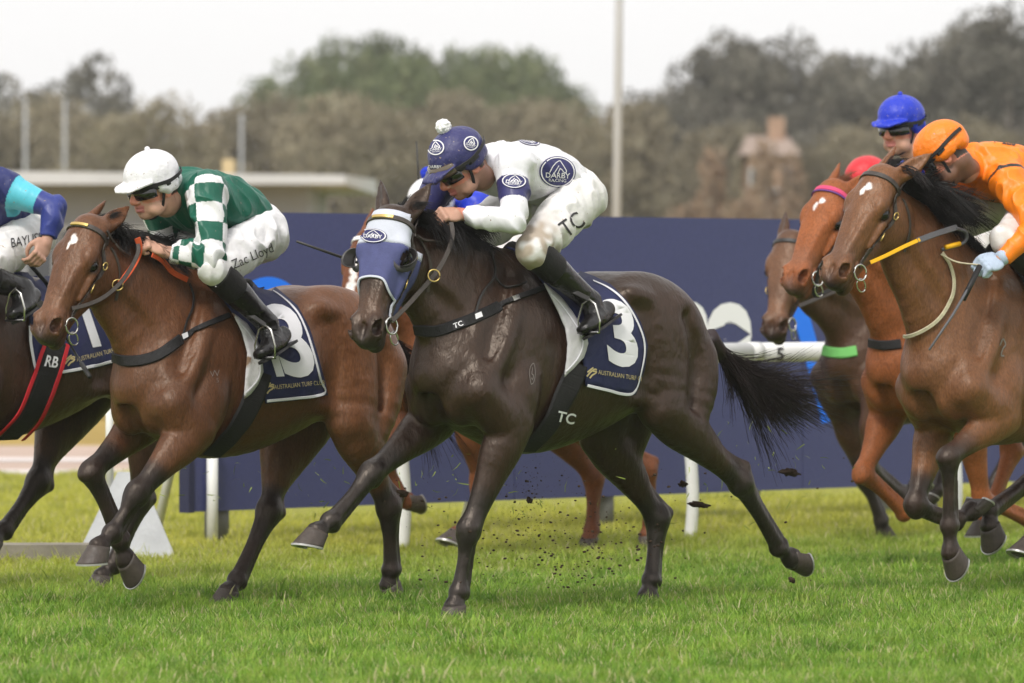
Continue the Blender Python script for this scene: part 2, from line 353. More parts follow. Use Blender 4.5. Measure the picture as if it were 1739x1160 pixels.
# grass: tufts on points
def tuft(seed, n=30):
    r = np.random.default_rng(seed); vs_ = []; fs = []; st = []
    for i in range(n):
        a = r.uniform(0, 6.28); p = V(math.cos(a), math.sin(a), 0) * .085 * math.sqrt(r.uniform()); h = r.uniform(.026, .075) * (1.5 if r.uniform() < .14 else 1); l = r.uniform(0, 6.28); ln = V(math.cos(l), math.sin(l), 0) * h * r.uniform(.15, .9); w = V(-math.sin(l), math.cos(l), 0) * r.uniform(.0013, .0034)
        b = len(vs_); s_ = float(r.uniform() < .11)
        for t, k in ((0, 1), (.4, .95), (.75, .65)): c = p + V(0, 0, h * (t - .15 * t * t)) + ln * t * t; vs_ += [c - w * k, c + w * k]; st += [s_, s_]
        vs_.append(p + V(0, 0, h * .85) + ln); st.append(s_)
        fs += [(b, b + 1, b + 3, b + 2), (b + 2, b + 3, b + 5, b + 4), (b + 4, b + 5, b + 6)]
    me = bpy.data.meshes.new('grass_tuft'); me.from_pydata(vs_, [], fs); at_ = me.attributes.new('straw', 'FLOAT', 'POINT'); at_.data.foreach_set('value', np.array(st, np.float32)); me.materials.append(M['blade']); return bpy.data.objects.new('grass_tuft', me)
M['blade'] = turf_mat('grass_blade', True)
gc = bpy.data.collections.new('tufts')
for i in range(6): gc.objects.link(tuft(100 + i))
def scatter(name, pts, scl, coll):
    me = bpy.data.meshes.new(name); me.vertices.add(len(pts)); me.vertices.foreach_set('co', np.asarray(pts, np.float32).ravel()); a = me.attributes.new('scl', 'FLOAT', 'POINT'); a.data.foreach_set('value', np.asarray(scl, np.float32))
    o = bpy.data.objects.new(name, me); COL.objects.link(o); ng = bpy.data.node_groups.new(name, 'GeometryNodeTree'); ng.interface.new_socket('Geometry', in_out='INPUT', socket_type='NodeSocketGeometry'); ng.interface.new_socket('Geometry', in_out='OUTPUT', socket_type='NodeSocketGeometry')
    N = ng.nodes; L_ = ng.links.new; i_ = N.new('NodeGroupInput'); o_ = N.new('NodeGroupOutput'); ip = N.new('GeometryNodeInstanceOnPoints'); ci = N.new('GeometryNodeCollectionInfo'); ci.inputs[0].default_value = coll; ci.inputs[1].default_value = True; ci.inputs[2].default_value = True
    rv = N.new('FunctionNodeRandomValue'); rv.data_type = 'FLOAT_VECTOR'; rv.inputs[0].default_value = (-.12, -.12, 0); rv.inputs[1].default_value = (.12, .12, 6.283); na = N.new('GeometryNodeInputNamedAttribute'); na.data_type = 'FLOAT'; na.inputs[0].default_value = 'scl'
    L_(i_.outputs[0], ip.inputs['Points']); L_(ci.outputs[0], ip.inputs['Instance']); ip.inputs['Pick Instance'].default_value = True; L_(rv.outputs[0], ip.inputs['Rotation']); L_(na.outputs[0], ip.inputs['Scale']); L_(ip.outputs[0], o_.inputs[0])
    md = o.modifiers.new('scatter', 'NODES'); md.node_group = ng; return o
def grass_points():
    r = np.random.default_rng(5); out = []; 
    for d0, d1, dens in ((17.5, 22, 330), (22, 26, 300), (26, 31, 240), (31, 42, 150)):
        n = int(dens * (d1 - d0) * (d0 + d1) / 2 * .19); d = r.uniform(d0, d1, n); x = r.uniform(-.097, .097, n) * d; out.append(np.stack([x, d, np.full(n, -.045)], 1))
    P = np.vstack(out); hg = (P @ RN) < (ground_px(330, 905) @ RN) - .0; right = P[:, 0] > ground_px(322, 905)[0] + .15
    P = P[~(hg & right & ((P @ RN) < (ground_px(330, 905) @ RN) - 1.6))]; return P
GP = grass_points(); gs = .58 + .45 * np.clip(nz(GP, .9, 3) + .5, 0, 1) + .85 * np.clip(nz(GP, 4.0, 8), 0, 1) + .35 * np.random.default_rng(2).uniform(0, 1, len(GP)) ** 4
gs *= np.where(nz(GP, 2.6, 21) > .40, .45, .94)                # worn and cut-up places ; gs *= np.where((GP @ RN) < (ground_px(683, 925) @ RN) + 1.2, .8, 1)
tag(scatter('grass', GP, gs, gc), 'short bright green racing turf', kind='stuff')
# hoarding: navy printed boards on white posts
HA = on_ground(322, 30.6); HB_len = 9.0; HZ0, HZ1 = .185, 1.745
hb = empty('hoarding', HA, 'long navy advertising hoarding standing behind the white rail', 'hoarding')
M['hoard'] = mat('navy_hoarding', srgb(64, 68, 110), .5, .35, (.10, 40), bump=[(260, .0012), (2.2, .006)]); M['hoard_edge'] = mat('navy_board_edge', srgb(42, 44, 70), .6, .3)
M['hb_blue'] = mat('bright_blue_print', (.015, .20, .95), .45, .3); M['hb_white'] = mat('white_print_board', (.88, .88, .90), .5, .3); M['postwhite'] = mat('white_plastic', (.74, .74, .73), .45, .4, (.10, 6), dirt=((.25, .28, .14), 14, .70)); M['grey_plastic'] = mat('grey_plastic', (.16, .16, .165), .6, .3, (.2, 10))
HR = np.stack([RF_, RN, V(0, 0, 1)], 1); pw = 2.4; hv, hf = [], []
for k in range(4):
    c = HA + RF_ * (k * pw + pw / 2) + V(0, 0, (HZ0 + HZ1) / 2); m_ = MB(); m_.box(c, (pw - .006, .06, HZ1 - HZ0), HR); m_.build('panel', M['hoard'], hb, False); b0 = len(hv); hv += m_.v; hf += [tuple(i + b0 for i in f) for f in m_.f]
ht = BVHTree.FromPolygons([Vector(x) for x in hv], hf)
MB().box(HA - RF_ * .02 + V(0, 0, (HZ0 + HZ1) / 2), (.04, .075, HZ1 - HZ0 + .01), HR).build('end_cap', M['hoard_edge'], hb, False)
for k, s_ in enumerate((.10, 2.42, 4.82, 7.22)):
    if k == 0: MB().tube([HA + RF_ * s_ + RN * .065 + V(0, 0, .0), HA + RF_ * s_ + RN * .065 + V(0, 0, .55 if k == 0 else .3)], .030, 12).build('post', M['postwhite'], hb)
    MB().tube([HA + RF_ * (s_ + .06) - RN * .45 + V(0, 0, 0), HA + RF_ * (s_ + .06) - RN * .05 + V(0, 0, 1.2)], .025, 10).build('brace', M['postwhite'], hb)
    MB().tube([HA + RF_ * (.24, 3.19, 5.6, 8.0)[k] - RN * .05 + V(0, 0, 0), HA + RF_ * (.24, 3.19, 5.6, 8.0)[k] - RN * .05 + V(0, 0, .3)], .066, 16).build('foot', M['grey_plastic'], hb)
# ------------------------------------------------------------------ running rail
rl = empty('running_rail', ground_px(1170, 905), 'white plastic running rail on bowed posts with a 5 on its tube', 'rail')
r0, r1 = ground_px(683, 925), ground_px(1172, 906); u = nrm(r1 - r0); sp_ = np.linalg.norm(r1 - r0); up_ = V(0, 0, 1)
end = r1 + u * .0; tube_c = lambda s: r0 + u * s - RN * .16 + V(0, 0, 1.0)
MB().tube([tube_c(-1.2), tube_c(sp_ * .5), tube_c(sp_ + .62)], .053, 20).build('rail_tube', M['postwhite'], rl); MB().tube([tube_c(sp_ + .60), tube_c(sp_ + .68)], .056, 20).build('joint', M['postwhite'], rl); MB().tube([tube_c(sp_ + .675), tube_c(sp_ * 3)], .053, 20).build('rail_tube', M['postwhite'], rl)
for k in range(3):
    b = r0 + u * sp_ * k; MB().tube(catmull([b, b + RN * .02 + V(0, 0, .25), b - RN * .01 + V(0, 0, .55), b - RN * .07 + V(0, 0, .8), b - RN * .15 + V(0, 0, .93)], 4), .033, 14).build('post', M['postwhite'], rl)
rt = BVHTree.FromPolygons([Vector(v) for o in rl.children if o.name.startswith('rail_tube') for v in [rl.location + x.co for x in o.data.vertices]], [tuple(i + k for i in p.vertices) for o, k in zip([c for c in rl.children if c.name.startswith('rail_tube')], np.cumsum([0] + [len(c.data.vertices) for c in rl.children if c.name.startswith('rail_tube')])) for p in o.data.polygons])
# ------------------------------------------------------------------ rail foot, kerb
bf = empty('rail_foot', ground_px(215, 942), 'grey wedge shaped concrete rail foot with short white post', 'rail foot')
c = ground_px(218, 940); X = V(1, 0, 0); Yy = V(0, 1, 0); M['conc'] = mat('pale_concrete', (.44, .45, .47), .8, .3, (.15, 8), bump=[(40, .003)])
m_ = MB(); b = .26; hgt = .44; t_ = .035
m_.add([c + V(-.27, -.0, 0), c + V(.25, -.10, 0), c + V(.17, .40, 0), c + V(-.20, .42, 0), c + V(-.06, .10, hgt), c + V(.05, .08, hgt), c + V(.05, .16, hgt), c + V(-.06, .17, hgt)], [(0, 1, 5, 4), (1, 2, 6, 5), (2, 3, 7, 6), (3, 0, 4, 7), (4, 5, 6, 7)]); m_.build('base', M['conc'], bf, False)
MB().tube([c + V(-.10, .12, .30), c + V(-.10, .12, .98)], .020, 12).build('post', M['postwhite'], bf)
M['kerb'] = mat('kerb_concrete', (.22, .20, .16), .9, .2, (.3, 5), bump=[(30, .004)])
k0, k1 = ground_px(-200, 952), ground_px(150, 948); m_ = MB(); m_.box((k0 + k1) / 2 + V(0, .12, .05), (np.linalg.norm(k1 - k0), .26, .13)); tag(m_.build('kerb', M['kerb'], None, False), kind='structure')
# ------------------------------------------------------------------ far things: low building, poles, house, hedge, trees
M['roof_white'] = mat('pale_roof', (.52, .53, .54), .7, .2, (.08, 1)); M['wall_grey'] = mat('blue_grey_wall', (.27, .285, .31), .7, .3, (.1, .5)); M['glass'] = mat('dark_glass', (.05, .055, .065), .15, .6); M['wall_pale'] = mat('pale_wall', (.46, .44, .41), .8, .2, (.06, .6))
def bldg():
    d = 84.0; x0 = (-120 - CX) / FPX * d; x1 = (612 - CX) / FPX * d; zt = CAMH + d * (490 - 291) / FPX; z1 = CAMH + d * (490 - 314) / FPX; z2 = CAMH + d * (490 - 356) / FPX
    r = empty('pavilion', ((x0 + x1) / 2, d + 4, 0), 'long low pavilion with pale flat roof beyond the hoarding', 'building')
    m_ = MB(); m_.add([(x0, d - .6, z1), (x1 - .2, d - .6, z1), (x1 - .2, d - .6, zt - .06), (x0, d - .6, zt), (x0, d + 9, z1), (x1 + .04, d + 9, z1), (x1 + .02, d + 9, zt + .05), (x0, d + 9, zt + .12)], [(0, 1, 2, 3), (1, 5, 6, 2), (3, 2, 6, 7), (0, 4, 5, 1), (4, 7, 6, 5), (0, 3, 7, 4)]); m_.build('roof', M['roof_white'], r, False)
    m_ = MB(); m_.box(((x0 + x1) / 2 - .3, d + 4.2, z1 / 2), (x1 - x0 - .9, 8, z1 - .004)); w = m_.build('wall', M['wall_grey'], r, False)
    n = 9; wd = (x1 - x0 - 1.6) / n
    for i in range(n):
        cx = x0 + .8 + wd * (i + .5); f = MB(); f.box((cx, d + .17, 1.45), (wd * .82, .05, 1.5)); fo = f.build('window', M['wall_pale'] if i in (n - 1, n - 3) else M['roof_white'], r, False); MB().box((cx, d + .14, 1.45), (wd * .72, .03, 1.35)).build('pane', M['wall_pale'] if i == n - 1 else M['glass'], fo, False)
    for px, w_, h_ in ((365, .18, .22),): MB().box((( px - CX) / FPX * d, d + 4, zt + .15), (w_, w_, h_)).build('chimney', mat('ochre_vent', (.5, .38, .2), .7), r, False)
bldg()
M['galv'] = mat('galvanised_pole', (.36, .365, .37), .6, .3, (.06, 2)); 
M['galv_pale'] = mat('pale_pole_paint', (.47, .475, .48), .6, .3, (.05, 2))
def pole(px, d, top, bot, w_, label, lean=0):
    b = on_ground(px, d); h_ = CAMH + d * (HY - top) / FPX; r = empty('light_pole', b, label, 'pole', 'tall poles beyond the hoarding'); MB().tube([b, b + V(lean * h_ * .5, 0, h_ * .5), b + V(lean * h_, 0, h_)], [w_, w_ * .85, w_ * .7], 14).build('shaft', M['galv_pale'] if d < 100 else M['galv'], r); MB().box(b + V(0, 0, .1), (w_ * 4, w_ * 4, .2)).build('base', M['galv'], r)
pole(1043, 62, -560, 365, .052, 'tall pale pole rising out of frame right of the pompom cap', .012)
for px, top, lb in ((43, 165, 'thin grey pole before the thin crowned trees, outermost'), (110, 165, 'thin grey pole before the thin crowned trees, second one'), (410, 190, 'thin grey pole above the green jockey')): pole(px, 158, top, 300, .06, lb)
# brick house behind the shrubs
def house():
    d = 150.; k = d / FPX; x = lambda px: (px - CX) * k; z = lambda py: CAMH + (HY - py) * k
    r = empty('brick_house', (x(1315), d + 3, 0), 'orange brick house half hidden among grey trees', 'house'); M['brick'] = mat('orange_brick', (.36, .235, .165), .85, .2, (.25, 2)); M['tile'] = mat('roof_tile', (.30, .23, .19), .8, .2, (.2, 2))
    MB().box((x(1312), d + 3, z(262) / 2), (1.15, 5, z(262))).build('wall', M['brick'], r, False)
    m_ = MB(); a, b_ = x(1262), x(1362); zz = z(262); m_.add([(a, d + .3, zz), (b_, d + .3, zz), (b_, d + 6, zz), (a, d + 6, zz), (a + .2, d + 3, zz + .55), (b_ - .2, d + 3, zz + .55)], [(0, 1, 5, 4), (1, 2, 5), (2, 3, 4, 5), (3, 0, 4), (3, 2, 1, 0)]); rf = m_.build('roof', M['tile'], r, False)
    MB().box((x(1326), d + 2.6, z(232)), (.42, .45, z(195) - z(270))).build('chimney', M['brick'], rf, False)
    for px, py in ((1285, 300), (1340, 300), (1312, 335)): w = MB().box((x(px), d + .47, z(py)), (.34, .06, .46)).build('window', M['roof_white'], r, False); MB().box((x(px), d + .43, z(py)), (.24, .04, .36)).build('pane', M['glass'], w, False)
house()
# trees: limbs and leaf clumps
def leafy(seed, H, crown, nclump, nleaf, leaf, cr=.20, flat=.75, base=.35, trunk=True, thin=0.0, lower=0.0):
    """trunk and crown meshes of one tree, its foot at zero; crown = (radius, centre height share)"""
    r = np.random.default_rng(seed); R, hc = crown; tv = MB(); cl = []
    top = V(r.normal() * .03 * H, r.normal() * .03 * H, H * .86); mid = V(r.normal() * .03 * H, r.normal() * .02 * H, H * .42); tr = catmull([V(0, 0, 0), mid, top], 5); tv.tube(tr, list(np.linspace(.022 * H, .005 * H, len(tr))), 8)
    for i in range(nclump):
        a = r.uniform(0, 6.28); q = math.sqrt(r.uniform()); zf = r.uniform(base, 1.0); prof = math.sin(math.pi * min(1, (zf - base) / (1 - base) * .82 + .16)) ** .7
        c = V(math.cos(a) * R * q * prof, math.sin(a) * R * q * prof, H * zf * .93); s = R * cr * r.uniform(.7, 1.5); cl.append((c, s))
        k = tr[min(len(tr) - 1, int(len(tr) * max(.2, zf - .25)))]; tv.tube(catmull([k, (k + c) / 2 + V(0, 0, -.03 * H), c], 3), list(np.linspace(.007 * H, .0018 * H, 7)), 5, False)
    P = []; 
    per = max(4, nleaf // nclump)
    for c, s in cl:
        n = int(per * r.uniform(.6, 1.3) * (s / (R * cr)) ** 1.5); d = r.normal(size=(n, 3)); d /= np.linalg.norm(d, axis=1)[:, None]; rad = s * r.uniform(.25, 1, n) ** .5; P.append(c + d * rad[:, None] * V(1, 1, flat))
    P = np.vstack(P); n = len(P); a = r.normal(size=(n, 3)); a /= np.linalg.norm(a, axis=1)[:, None]; b = np.cross(a, r.normal(size=(n, 3))); b /= np.linalg.norm(b, axis=1)[:, None]; L_ = leaf * r.uniform(.6, 1.5, n)[:, None]
    vs_ = np.stack([P - a * L_, P + b * L_ * .55, P + a * L_, P - b * L_ * .55], 1).reshape(-1, 3); fs = np.arange(4 * n).reshape(-1, 4)
    return tv, vs_, fs, P
def leaf_mat(name, c1, c2, c3):
    m = bpy.data.materials.new(name); m.use_nodes = True; t = m.node_tree; N = t.nodes; Lk = t.links.new; p = N['Principled BSDF']; p.inputs['Roughness'].default_value = .6; p.inputs['Specular IOR Level'].default_value = .2
    tc = N.new('ShaderNodeTexCoord'); n = N.new('ShaderNodeTexNoise'); n.inputs['Scale'].default_value = .9; n.inputs['Detail'].default_value = 4; Lk(tc.outputs['Object'], n.inputs['Vector']); r = N.new('ShaderNodeValToRGB'); r.color_ramp.elements[0].position = .36; r.color_ramp.elements[1].position = .66; r.color_ramp.elements[0].color = (*c1, 1); r.color_ramp.elements[1].color = (*c3, 1); e = r.color_ramp.elements.new(.5); e.color = (*c2, 1); Lk(n.outputs[0], r.inputs[0])
    oi = N.new('ShaderNodeObjectInfo'); mr = N.new('ShaderNodeMapRange'); mr.inputs[3].default_value = .78; mr.inputs[4].default_value = 1.25; Lk(oi.outputs['Random'], mr.inputs[0]); x = N.new('ShaderNodeVectorMath'); x.operation = 'SCALE'; Lk(r.outputs[0], x.inputs[0]); Lk(mr.outputs[0], x.inputs['Scale']); Lk(x.outputs[0], p.inputs['Base Color'])
    tr = N.new('ShaderNodeBsdfTranslucent'); Lk(x.outputs[0], tr.inputs[0]); ms = N.new('ShaderNodeMixShader'); ms.inputs[0].default_value = .25; Lk(p.outputs[0], ms.inputs[1]); Lk(tr.outputs[0], ms.inputs[2]); Lk(ms.outputs[0], N['Material Output'].inputs[0]); return m
LM = dict(pine=leaf_mat('pine_leaf', (0.087, 0.109, 0.050), (0.147, 0.171, 0.081), (0.210, 0.224, 0.119)), gum=leaf_mat('gum_leaf', (0.098, 0.095, 0.073), (0.161, 0.151, 0.118), (0.238, 0.217, 0.175)), scrub=leaf_mat('scrub_leaf', (0.175, 0.151, 0.098), (0.252, 0.213, 0.140), (0.308, 0.280, 0.196)), orange=leaf_mat('autumn_leaf', (.27, .18, .115), (.33, .225, .15), (.38, .31, .23)), yellow=leaf_mat('yellow_flower', (0.392, 0.238, 0.017), (0.588, 0.364, 0.021), (0.224, 0.210, 0.056)))  # tree foliage colours lightened to carry part of the distance haze
M['bark'] = mat('grey_bark', (.20, .175, .15), .9, .1, (.3, 3)); M['bark_dark'] = mat('dark_bark', (.09, .075, .06), .9, .1, (.3, 3))
PROTO = {}
def tree_proto(key, mkey, bark, **k):
    tv, vs_, fs, P = leafy(**k); r = bpy.data.objects.new(key, None); t = bpy.data.meshes.new('trunk'); t.from_pydata(tv.v, [], tv.f); t.materials.append(bark); c = bpy.data.meshes.new('crown'); c.from_pydata(vs_.tolist(), [], fs.tolist()); c.materials.append(LM[mkey]); PROTO[key] = (t, c)
for i in range(3):
    tree_proto(f'pine_tree{i}', 'pine', M['bark_dark'], seed=20 + i, H=10, crown=(4.0, .6), nclump=95, nleaf=8000, leaf=.14, cr=.27, base=.16)
    tree_proto(f'gum_tree{i}', 'gum', M['bark'], seed=40 + i, H=10, crown=(4.4, .7), nclump=46, nleaf=6000, leaf=.13, cr=.20, base=.34, flat=.65)
    tree_proto(f'scrub_tree{i}', 'scrub', M['bark'], seed=60 + i, H=10, crown=(5.2, .5), nclump=60, nleaf=6000, leaf=.15, cr=.24, base=.06)
    tree_proto(f'open_gum_tree{i}', 'gum', M['bark'], seed=80 + i, H=10, crown=(4.2, .75), nclump=26, nleaf=2600, leaf=.13, cr=.20, base=.40, flat=.55)
tree_proto('orange_shrub0', 'orange', M['bark'], seed=91, H=10, crown=(5.5, .5), nclump=30, nleaf=1800, leaf=.30, cr=.25, base=.1)
ORD = 'first second third fourth fifth sixth seventh eighth ninth tenth eleventh twelfth thirteenth fourteenth fifteenth sixteenth seventeenth eighteenth nineteenth twentieth'.split()
def rank(px, all_): return ORD[sorted(all_).index(px)]
def plant_tree(kind, i, px, d, top, label, cat='tree', group=None, wide=1.0, rot=0):
    t, c = PROTO[f'{kind}{i}']; h_ = CAMH + d * (HY - top) / FPX; s = h_ / 9.6; b = on_ground(px, d); nm = {'open_gum_tree': 'gum_tree', 'scrub_tree': 'shrub_tree'}.get(kind, kind)
    r = empty(nm, b, label, cat, group); r.scale = (s * wide, s * wide, s); r.rotation_euler = (0, 0, rot)
    for n, me in (('trunk', t), ('crown', c)): o = bpy.data.objects.new(n, me); COL.objects.link(o); o.parent = r
tr_ = random.Random(3)
for k, (px, top, d) in enumerate(GA := [(22, 128, 190), (70, 150, 185), (150, 92, 180), (190, 128, 190), (-35, 120, 180), (112, 140, 195)]): plant_tree('open_gum_tree', k % 3, px, d, top, rank(px, [q[0] for q in GA]) + ' thin crowned gum tree counting inwards from the outermost grey pole side', group='thin crowned gums', wide=.62, rot=tr_.uniform(0, 6))
for k, (px, top, d) in enumerate(GB := [(455, 145, 205), (520, 104, 210), (585, 72, 205), (650, 74, 212), (715, 98, 205), (775, 92, 210), (830, 92, 205), (895, 96, 210), (925, 118, 200), (690, 110, 195), (560, 130, 195), (800, 130, 195), (965, 160, 205), (620, 105, 198)]): plant_tree('pine_tree', k % 3, px, d, top, rank(px, [q[0] for q in GB]) + ' dark green bushy tree of the middle clump, counting from the pavilion chimney', group='dark green trees of the middle clump', wide=.60, rot=tr_.uniform(0, 6))
for k, (px, top, d) in enumerate(GC := [(1085, 165, 170), (1130, 150, 172), (1180, 108, 175), (1235, 66, 172), (1290, 72, 178), (1345, 62, 170), (1400, 96, 175), (1450, 92, 172), (1500, 102, 178), (1560, 86, 170), (1610, 60, 172), (1660, 36, 175), (1705, 16, 170), (1760, 30, 172), (1800, 20, 178), (1260, 100, 165), (1420, 130, 165), (1530, 120, 164), (1640, 95, 165), (1720, 80, 164)]): plant_tree('gum_tree', k % 3, px, d, top, rank(px, [q[0] for q in GC]) + ' tall grey green gum tree counting from the tall pale pole past the brick house', group='tall gums behind the blue and orange jockeys', wide=.66, rot=tr_.uniform(0, 6))
for k, px in enumerate(range(-40, 1120, 62)):
    top = 205 + 22 * math.sin(k * 2.3) + (0 if px < 430 or px > 950 else -15); plant_tree('scrub_tree', k % 3, px, 165 + 8 * math.sin(k), top, ORD[k] + ' low brown shrub tree above the pavilion roof, counting towards the tall pale pole', group='brown scrub below the treeline', wide=.75, rot=tr_.uniform(0, 6))
for k, px in enumerate(range(1080, 1800, 58)): plant_tree('scrub_tree', (k + 1) % 3, px, 158 + 5 * math.sin(k), 245 + 26 * math.sin(k * 1.7), ORD[k] + ' low brown shrub below the tall gums, counting from the tall pale pole', group='brown undergrowth below the gums', wide=.7, rot=tr_.uniform(0, 6))
for px, top, d, s_ in ((1212, 275, 152, .42), (1300, 262, 146, .36), (1345, 285, 146, .38)): plant_tree('orange_shrub', 0, px, d, top, {1212: 'orange leaved bush between pale pole and brick house', 1300: 'orange leaved bush before the brick house wall', 1345: 'orange leaved bush beside the brick house, behind the chestnut ears'}[px], 'bush', None, s_, px)
def hedge():
    r = empty('yellow_hedge', on_ground(135, 62), 'yellow flowering hedge under the belly of number 1', 'hedge'); rr = np.random.default_rng(9); n = 9000; x = rr.uniform((-150 - CX) / FPX * 62, (430 - CX) / FPX * 62, n); z = rr.uniform(0, 1, n) ** .7 * .36; y = 62 + rr.normal(size=n) * .25 * np.sqrt(1 - np.clip(z / .5, 0, .99)); P = np.stack([x, y, z + .02], 1); P[:, 2] *= 1 + .25 * nz(P, 1.4)
    a = rr.normal(size=(n, 3)); a /= np.linalg.norm(a, axis=1)[:, None]; b = np.cross(a, rr.normal(size=(n, 3))); b /= np.linalg.norm(b, axis=1)[:, None]; vs_ = np.stack([P - a * .04, P + b * .028, P + a * .04, P - b * .028], 1).reshape(-1, 3); o = mesh_obj('foliage', vs_, np.arange(4 * n).reshape(-1, 4), LM['yellow'], r); o['kind'] = 'stuff'
hedge()
# ------------------------------------------------------------------ a running horse: frame, body, hooves, hair
class Frame:                                            # x forward, y to the animal's left, z up
    def __init__(s, yaw, foot, w, dist=None):
        a = math.radians(yaw); s.F = V(-math.cos(a), -math.sin(a), 0); s.L = V(math.sin(a), -math.cos(a), 0); s.Z = V(0, 0, 1)
        d = dist or CAMH * FPX / (foot[1] - HY); p = at(*foot, d); s.O = p - s.L * w; s.O[2] = 0
    def pix(s, px, py, w):                              # on the plane w metres to the left of the animal's middle
        r = ray(px, py); c = V(0, 0, CAMH); return c + r * ((w + (s.O - c) @ s.L) / (r @ s.L))
    def W(s, x, y, z): return s.O + s.F * x + s.L * y + s.Z * z
    def loc(s, p): q = np.asarray(p) - s.O; return V(q @ s.F, q @ s.L, q[2])
def head_frame(b, p, roll=0):
    """columns: to the animal's left, poll to muzzle, out of the face; b = turn from facing the camera towards picture left, p = tilt of the face from vertical"""
    b, p, roll = (math.radians(x) for x in (b, p, roll)); g = V(-math.sin(b), -math.cos(b), 0); z = V(0, 0, 1)
    d = -z * math.cos(p) + g * math.sin(p); n = g * math.cos(p) + z * math.sin(p); l = V(-g[1], g[0], 0)
    l, d = l * math.cos(roll) + d * math.sin(roll), d * math.cos(roll) - l * math.sin(roll)
    return np.stack([l, d, n], 1)

def horse(spec):
    fr = spec['frame']; W = fr.W; h = spec.get('voxel', .0075); s_ = spec.get('size', 1.0)
    wx, _, wz = fr.loc(spec['withers'])                  # local place of the withers
    pitch = math.radians(spec.get('pitch', 0))
    def T(x, y, z):                                     # trunk coordinates, from the withers
        x, z = x * s_ * (spec.get('long', .935) if x < 0 else 1), z * s_
        return W(wx + x * math.cos(pitch) - z * math.sin(pitch), y * s_, wz + z * math.cos(pitch) + x * math.sin(pitch))
    P = spec['poll']; Hr = head_frame(*spec['head']); hl = spec.get('head_len', .60) / .60; hw = spec.get('head_wid', 1.12)
    def HD(x, y, z): return P + Hr @ (V(x * hw, y, z * 1.06) * hl)
    B = Body(h); L = fr.L
    tub = lambda st, k=.03, op='+', lat=L, sub=4, cap=1.0: B.tube([(*p, ra, rb) for p, ra, rb in st], lat, k, op, sub, cap)
    el = lambda c, r, ax=None, k=.03, op='+': B.ell(c, V(r[0] * hw, r[1], r[2] * 1.04) if ax is Hr else r, ax, k, op)
    def axes(d, side=None):                             # ellipsoid axes: first along d, second along the animal's side
        d = nrm(d); l = nrm((L if side is None else side) - ((L if side is None else side) @ d) * d); return np.stack([d, l, np.cross(d, l)], 1)
    # trunk
    tr = [(.34, -.52, .13, .12), (.25, -.50, .215, .19), (.12, -.455, .33, .225), (-.05, -.425, .40, .24), (-.25, -.435, .385, .262), (-.45, -.425, .338, .280),
          (-.65, -.385, .298, .275), (-.83, -.335, .25, .258), (-1.0, -.345, .205, .232), (-1.12, -.41, .20, .19), (-1.19, -.46, .13, .12)]
    tub([(T(x, 0, z), ra * s_, rb * s_) for x, z, rb, ra in tr], .02)
    tub([(T(.16, 0, -.10), .05, .10), (T(0, 0, -.075), .045, .085), (T(-.2, 0, -.115), .05, .07), (T(-.45, 0, -.15), .07, .07), (T(-.8, 0, -.135), .09, .07), (T(-1.06, 0, -.265), .08, .07)], .06)
    el(T(-1.08, 0, -.36), (.09, .12, .11), None, .08)
    # neck: between crest and under-line
    cr = np.array([T(-.03, 0, -.04), *[(1 - t) * T(0, 0, -.02) + t * HD(0, .03, -.15) + V(0, 0, .045) * math.sin(t * math.pi) * spec.get('crest', 1) for t in (.33, .66)], HD(0, .02, -.15)])
    un = np.array([T(.35, 0, -.55), T(.40, 0, -.42) * .62 + HD(0, .30, -.24) * .38, T(.40, 0, -.42) * .28 + HD(0, .28, -.24) * .72, HD(0, .22, -.25)])
    cr, un = catmull(cr, 3), catmull(un, 3); n = len(cr); wid = np.interp(np.linspace(0, 1, n), [0, .3, .65, 1], [.15, .105, .085, .082]) * s_
    st = []
    for i in range(n):
        c = (cr[i] + un[i]) / 2; st.append((c, wid[i], np.linalg.norm(cr[i] - un[i]) / 2 * .97))
    tub(st, .05, sub=1)
    tub([(p, .03, .03) for p in (cr * .93 + un * .07)], .04, sub=1)                       # crest
    for sd in (1, -1):                                                                    # muscle over the windpipe groove
        side = nrm(Hr[:, 0] * .5 + L * .5) * sd
        q = [(un[i] * .60 + cr[i] * .40 + side * wid[i] * .62, .040, .052) for i in range(2, n)]
        tub(q, .02, sub=1); tub([(un[i] * .86 + cr[i] * .14, .042, .045) for i in range(0, n)], .02, sub=1)
        tub([(un[i] * .78 + cr[i] * .22 + side * wid[i] * (1.22 if i in (2, n - 2) else 1.08), .008, .014) for i in range(2, n - 1)], .05, '-', sub=1)
    # head
    el(HD(0, .07, -.085), V(.072, .10, .085) * hl, Hr, .04)
    B.tube([(*HD(0, .02, -.06), .066 * hl * hw, .058 * hl), (*HD(0, .11, -.052), .080 * hl * hw, .060 * hl), (*HD(0, .19, -.056), .080 * hl * hw, .062 * hl), (*HD(0, .28, -.064), .066 * hl * hw, .064 * hl), (*HD(0, .38, -.066), .053 * hl * hw, .058 * hl), (*HD(0, .46, -.064), .046 * hl * hw, .054 * hl), (*HD(0, .53, -.068), .036 * hl * hw, .046 * hl)], Hr[:, 0], .03)
    B.tube([(*HD(0, .10, -.20), .066 * hl * hw, .07 * hl), (*HD(0, .20, -.215), .070 * hl * hw, .07 * hl), (*HD(0, .30, -.172), .056 * hl * hw, .056 * hl), (*HD(0, .42, -.135), .041 * hl * hw, .040 * hl), (*HD(0, .51, -.130), .034 * hl * hw, .031 * hl)], Hr[:, 0], .04)
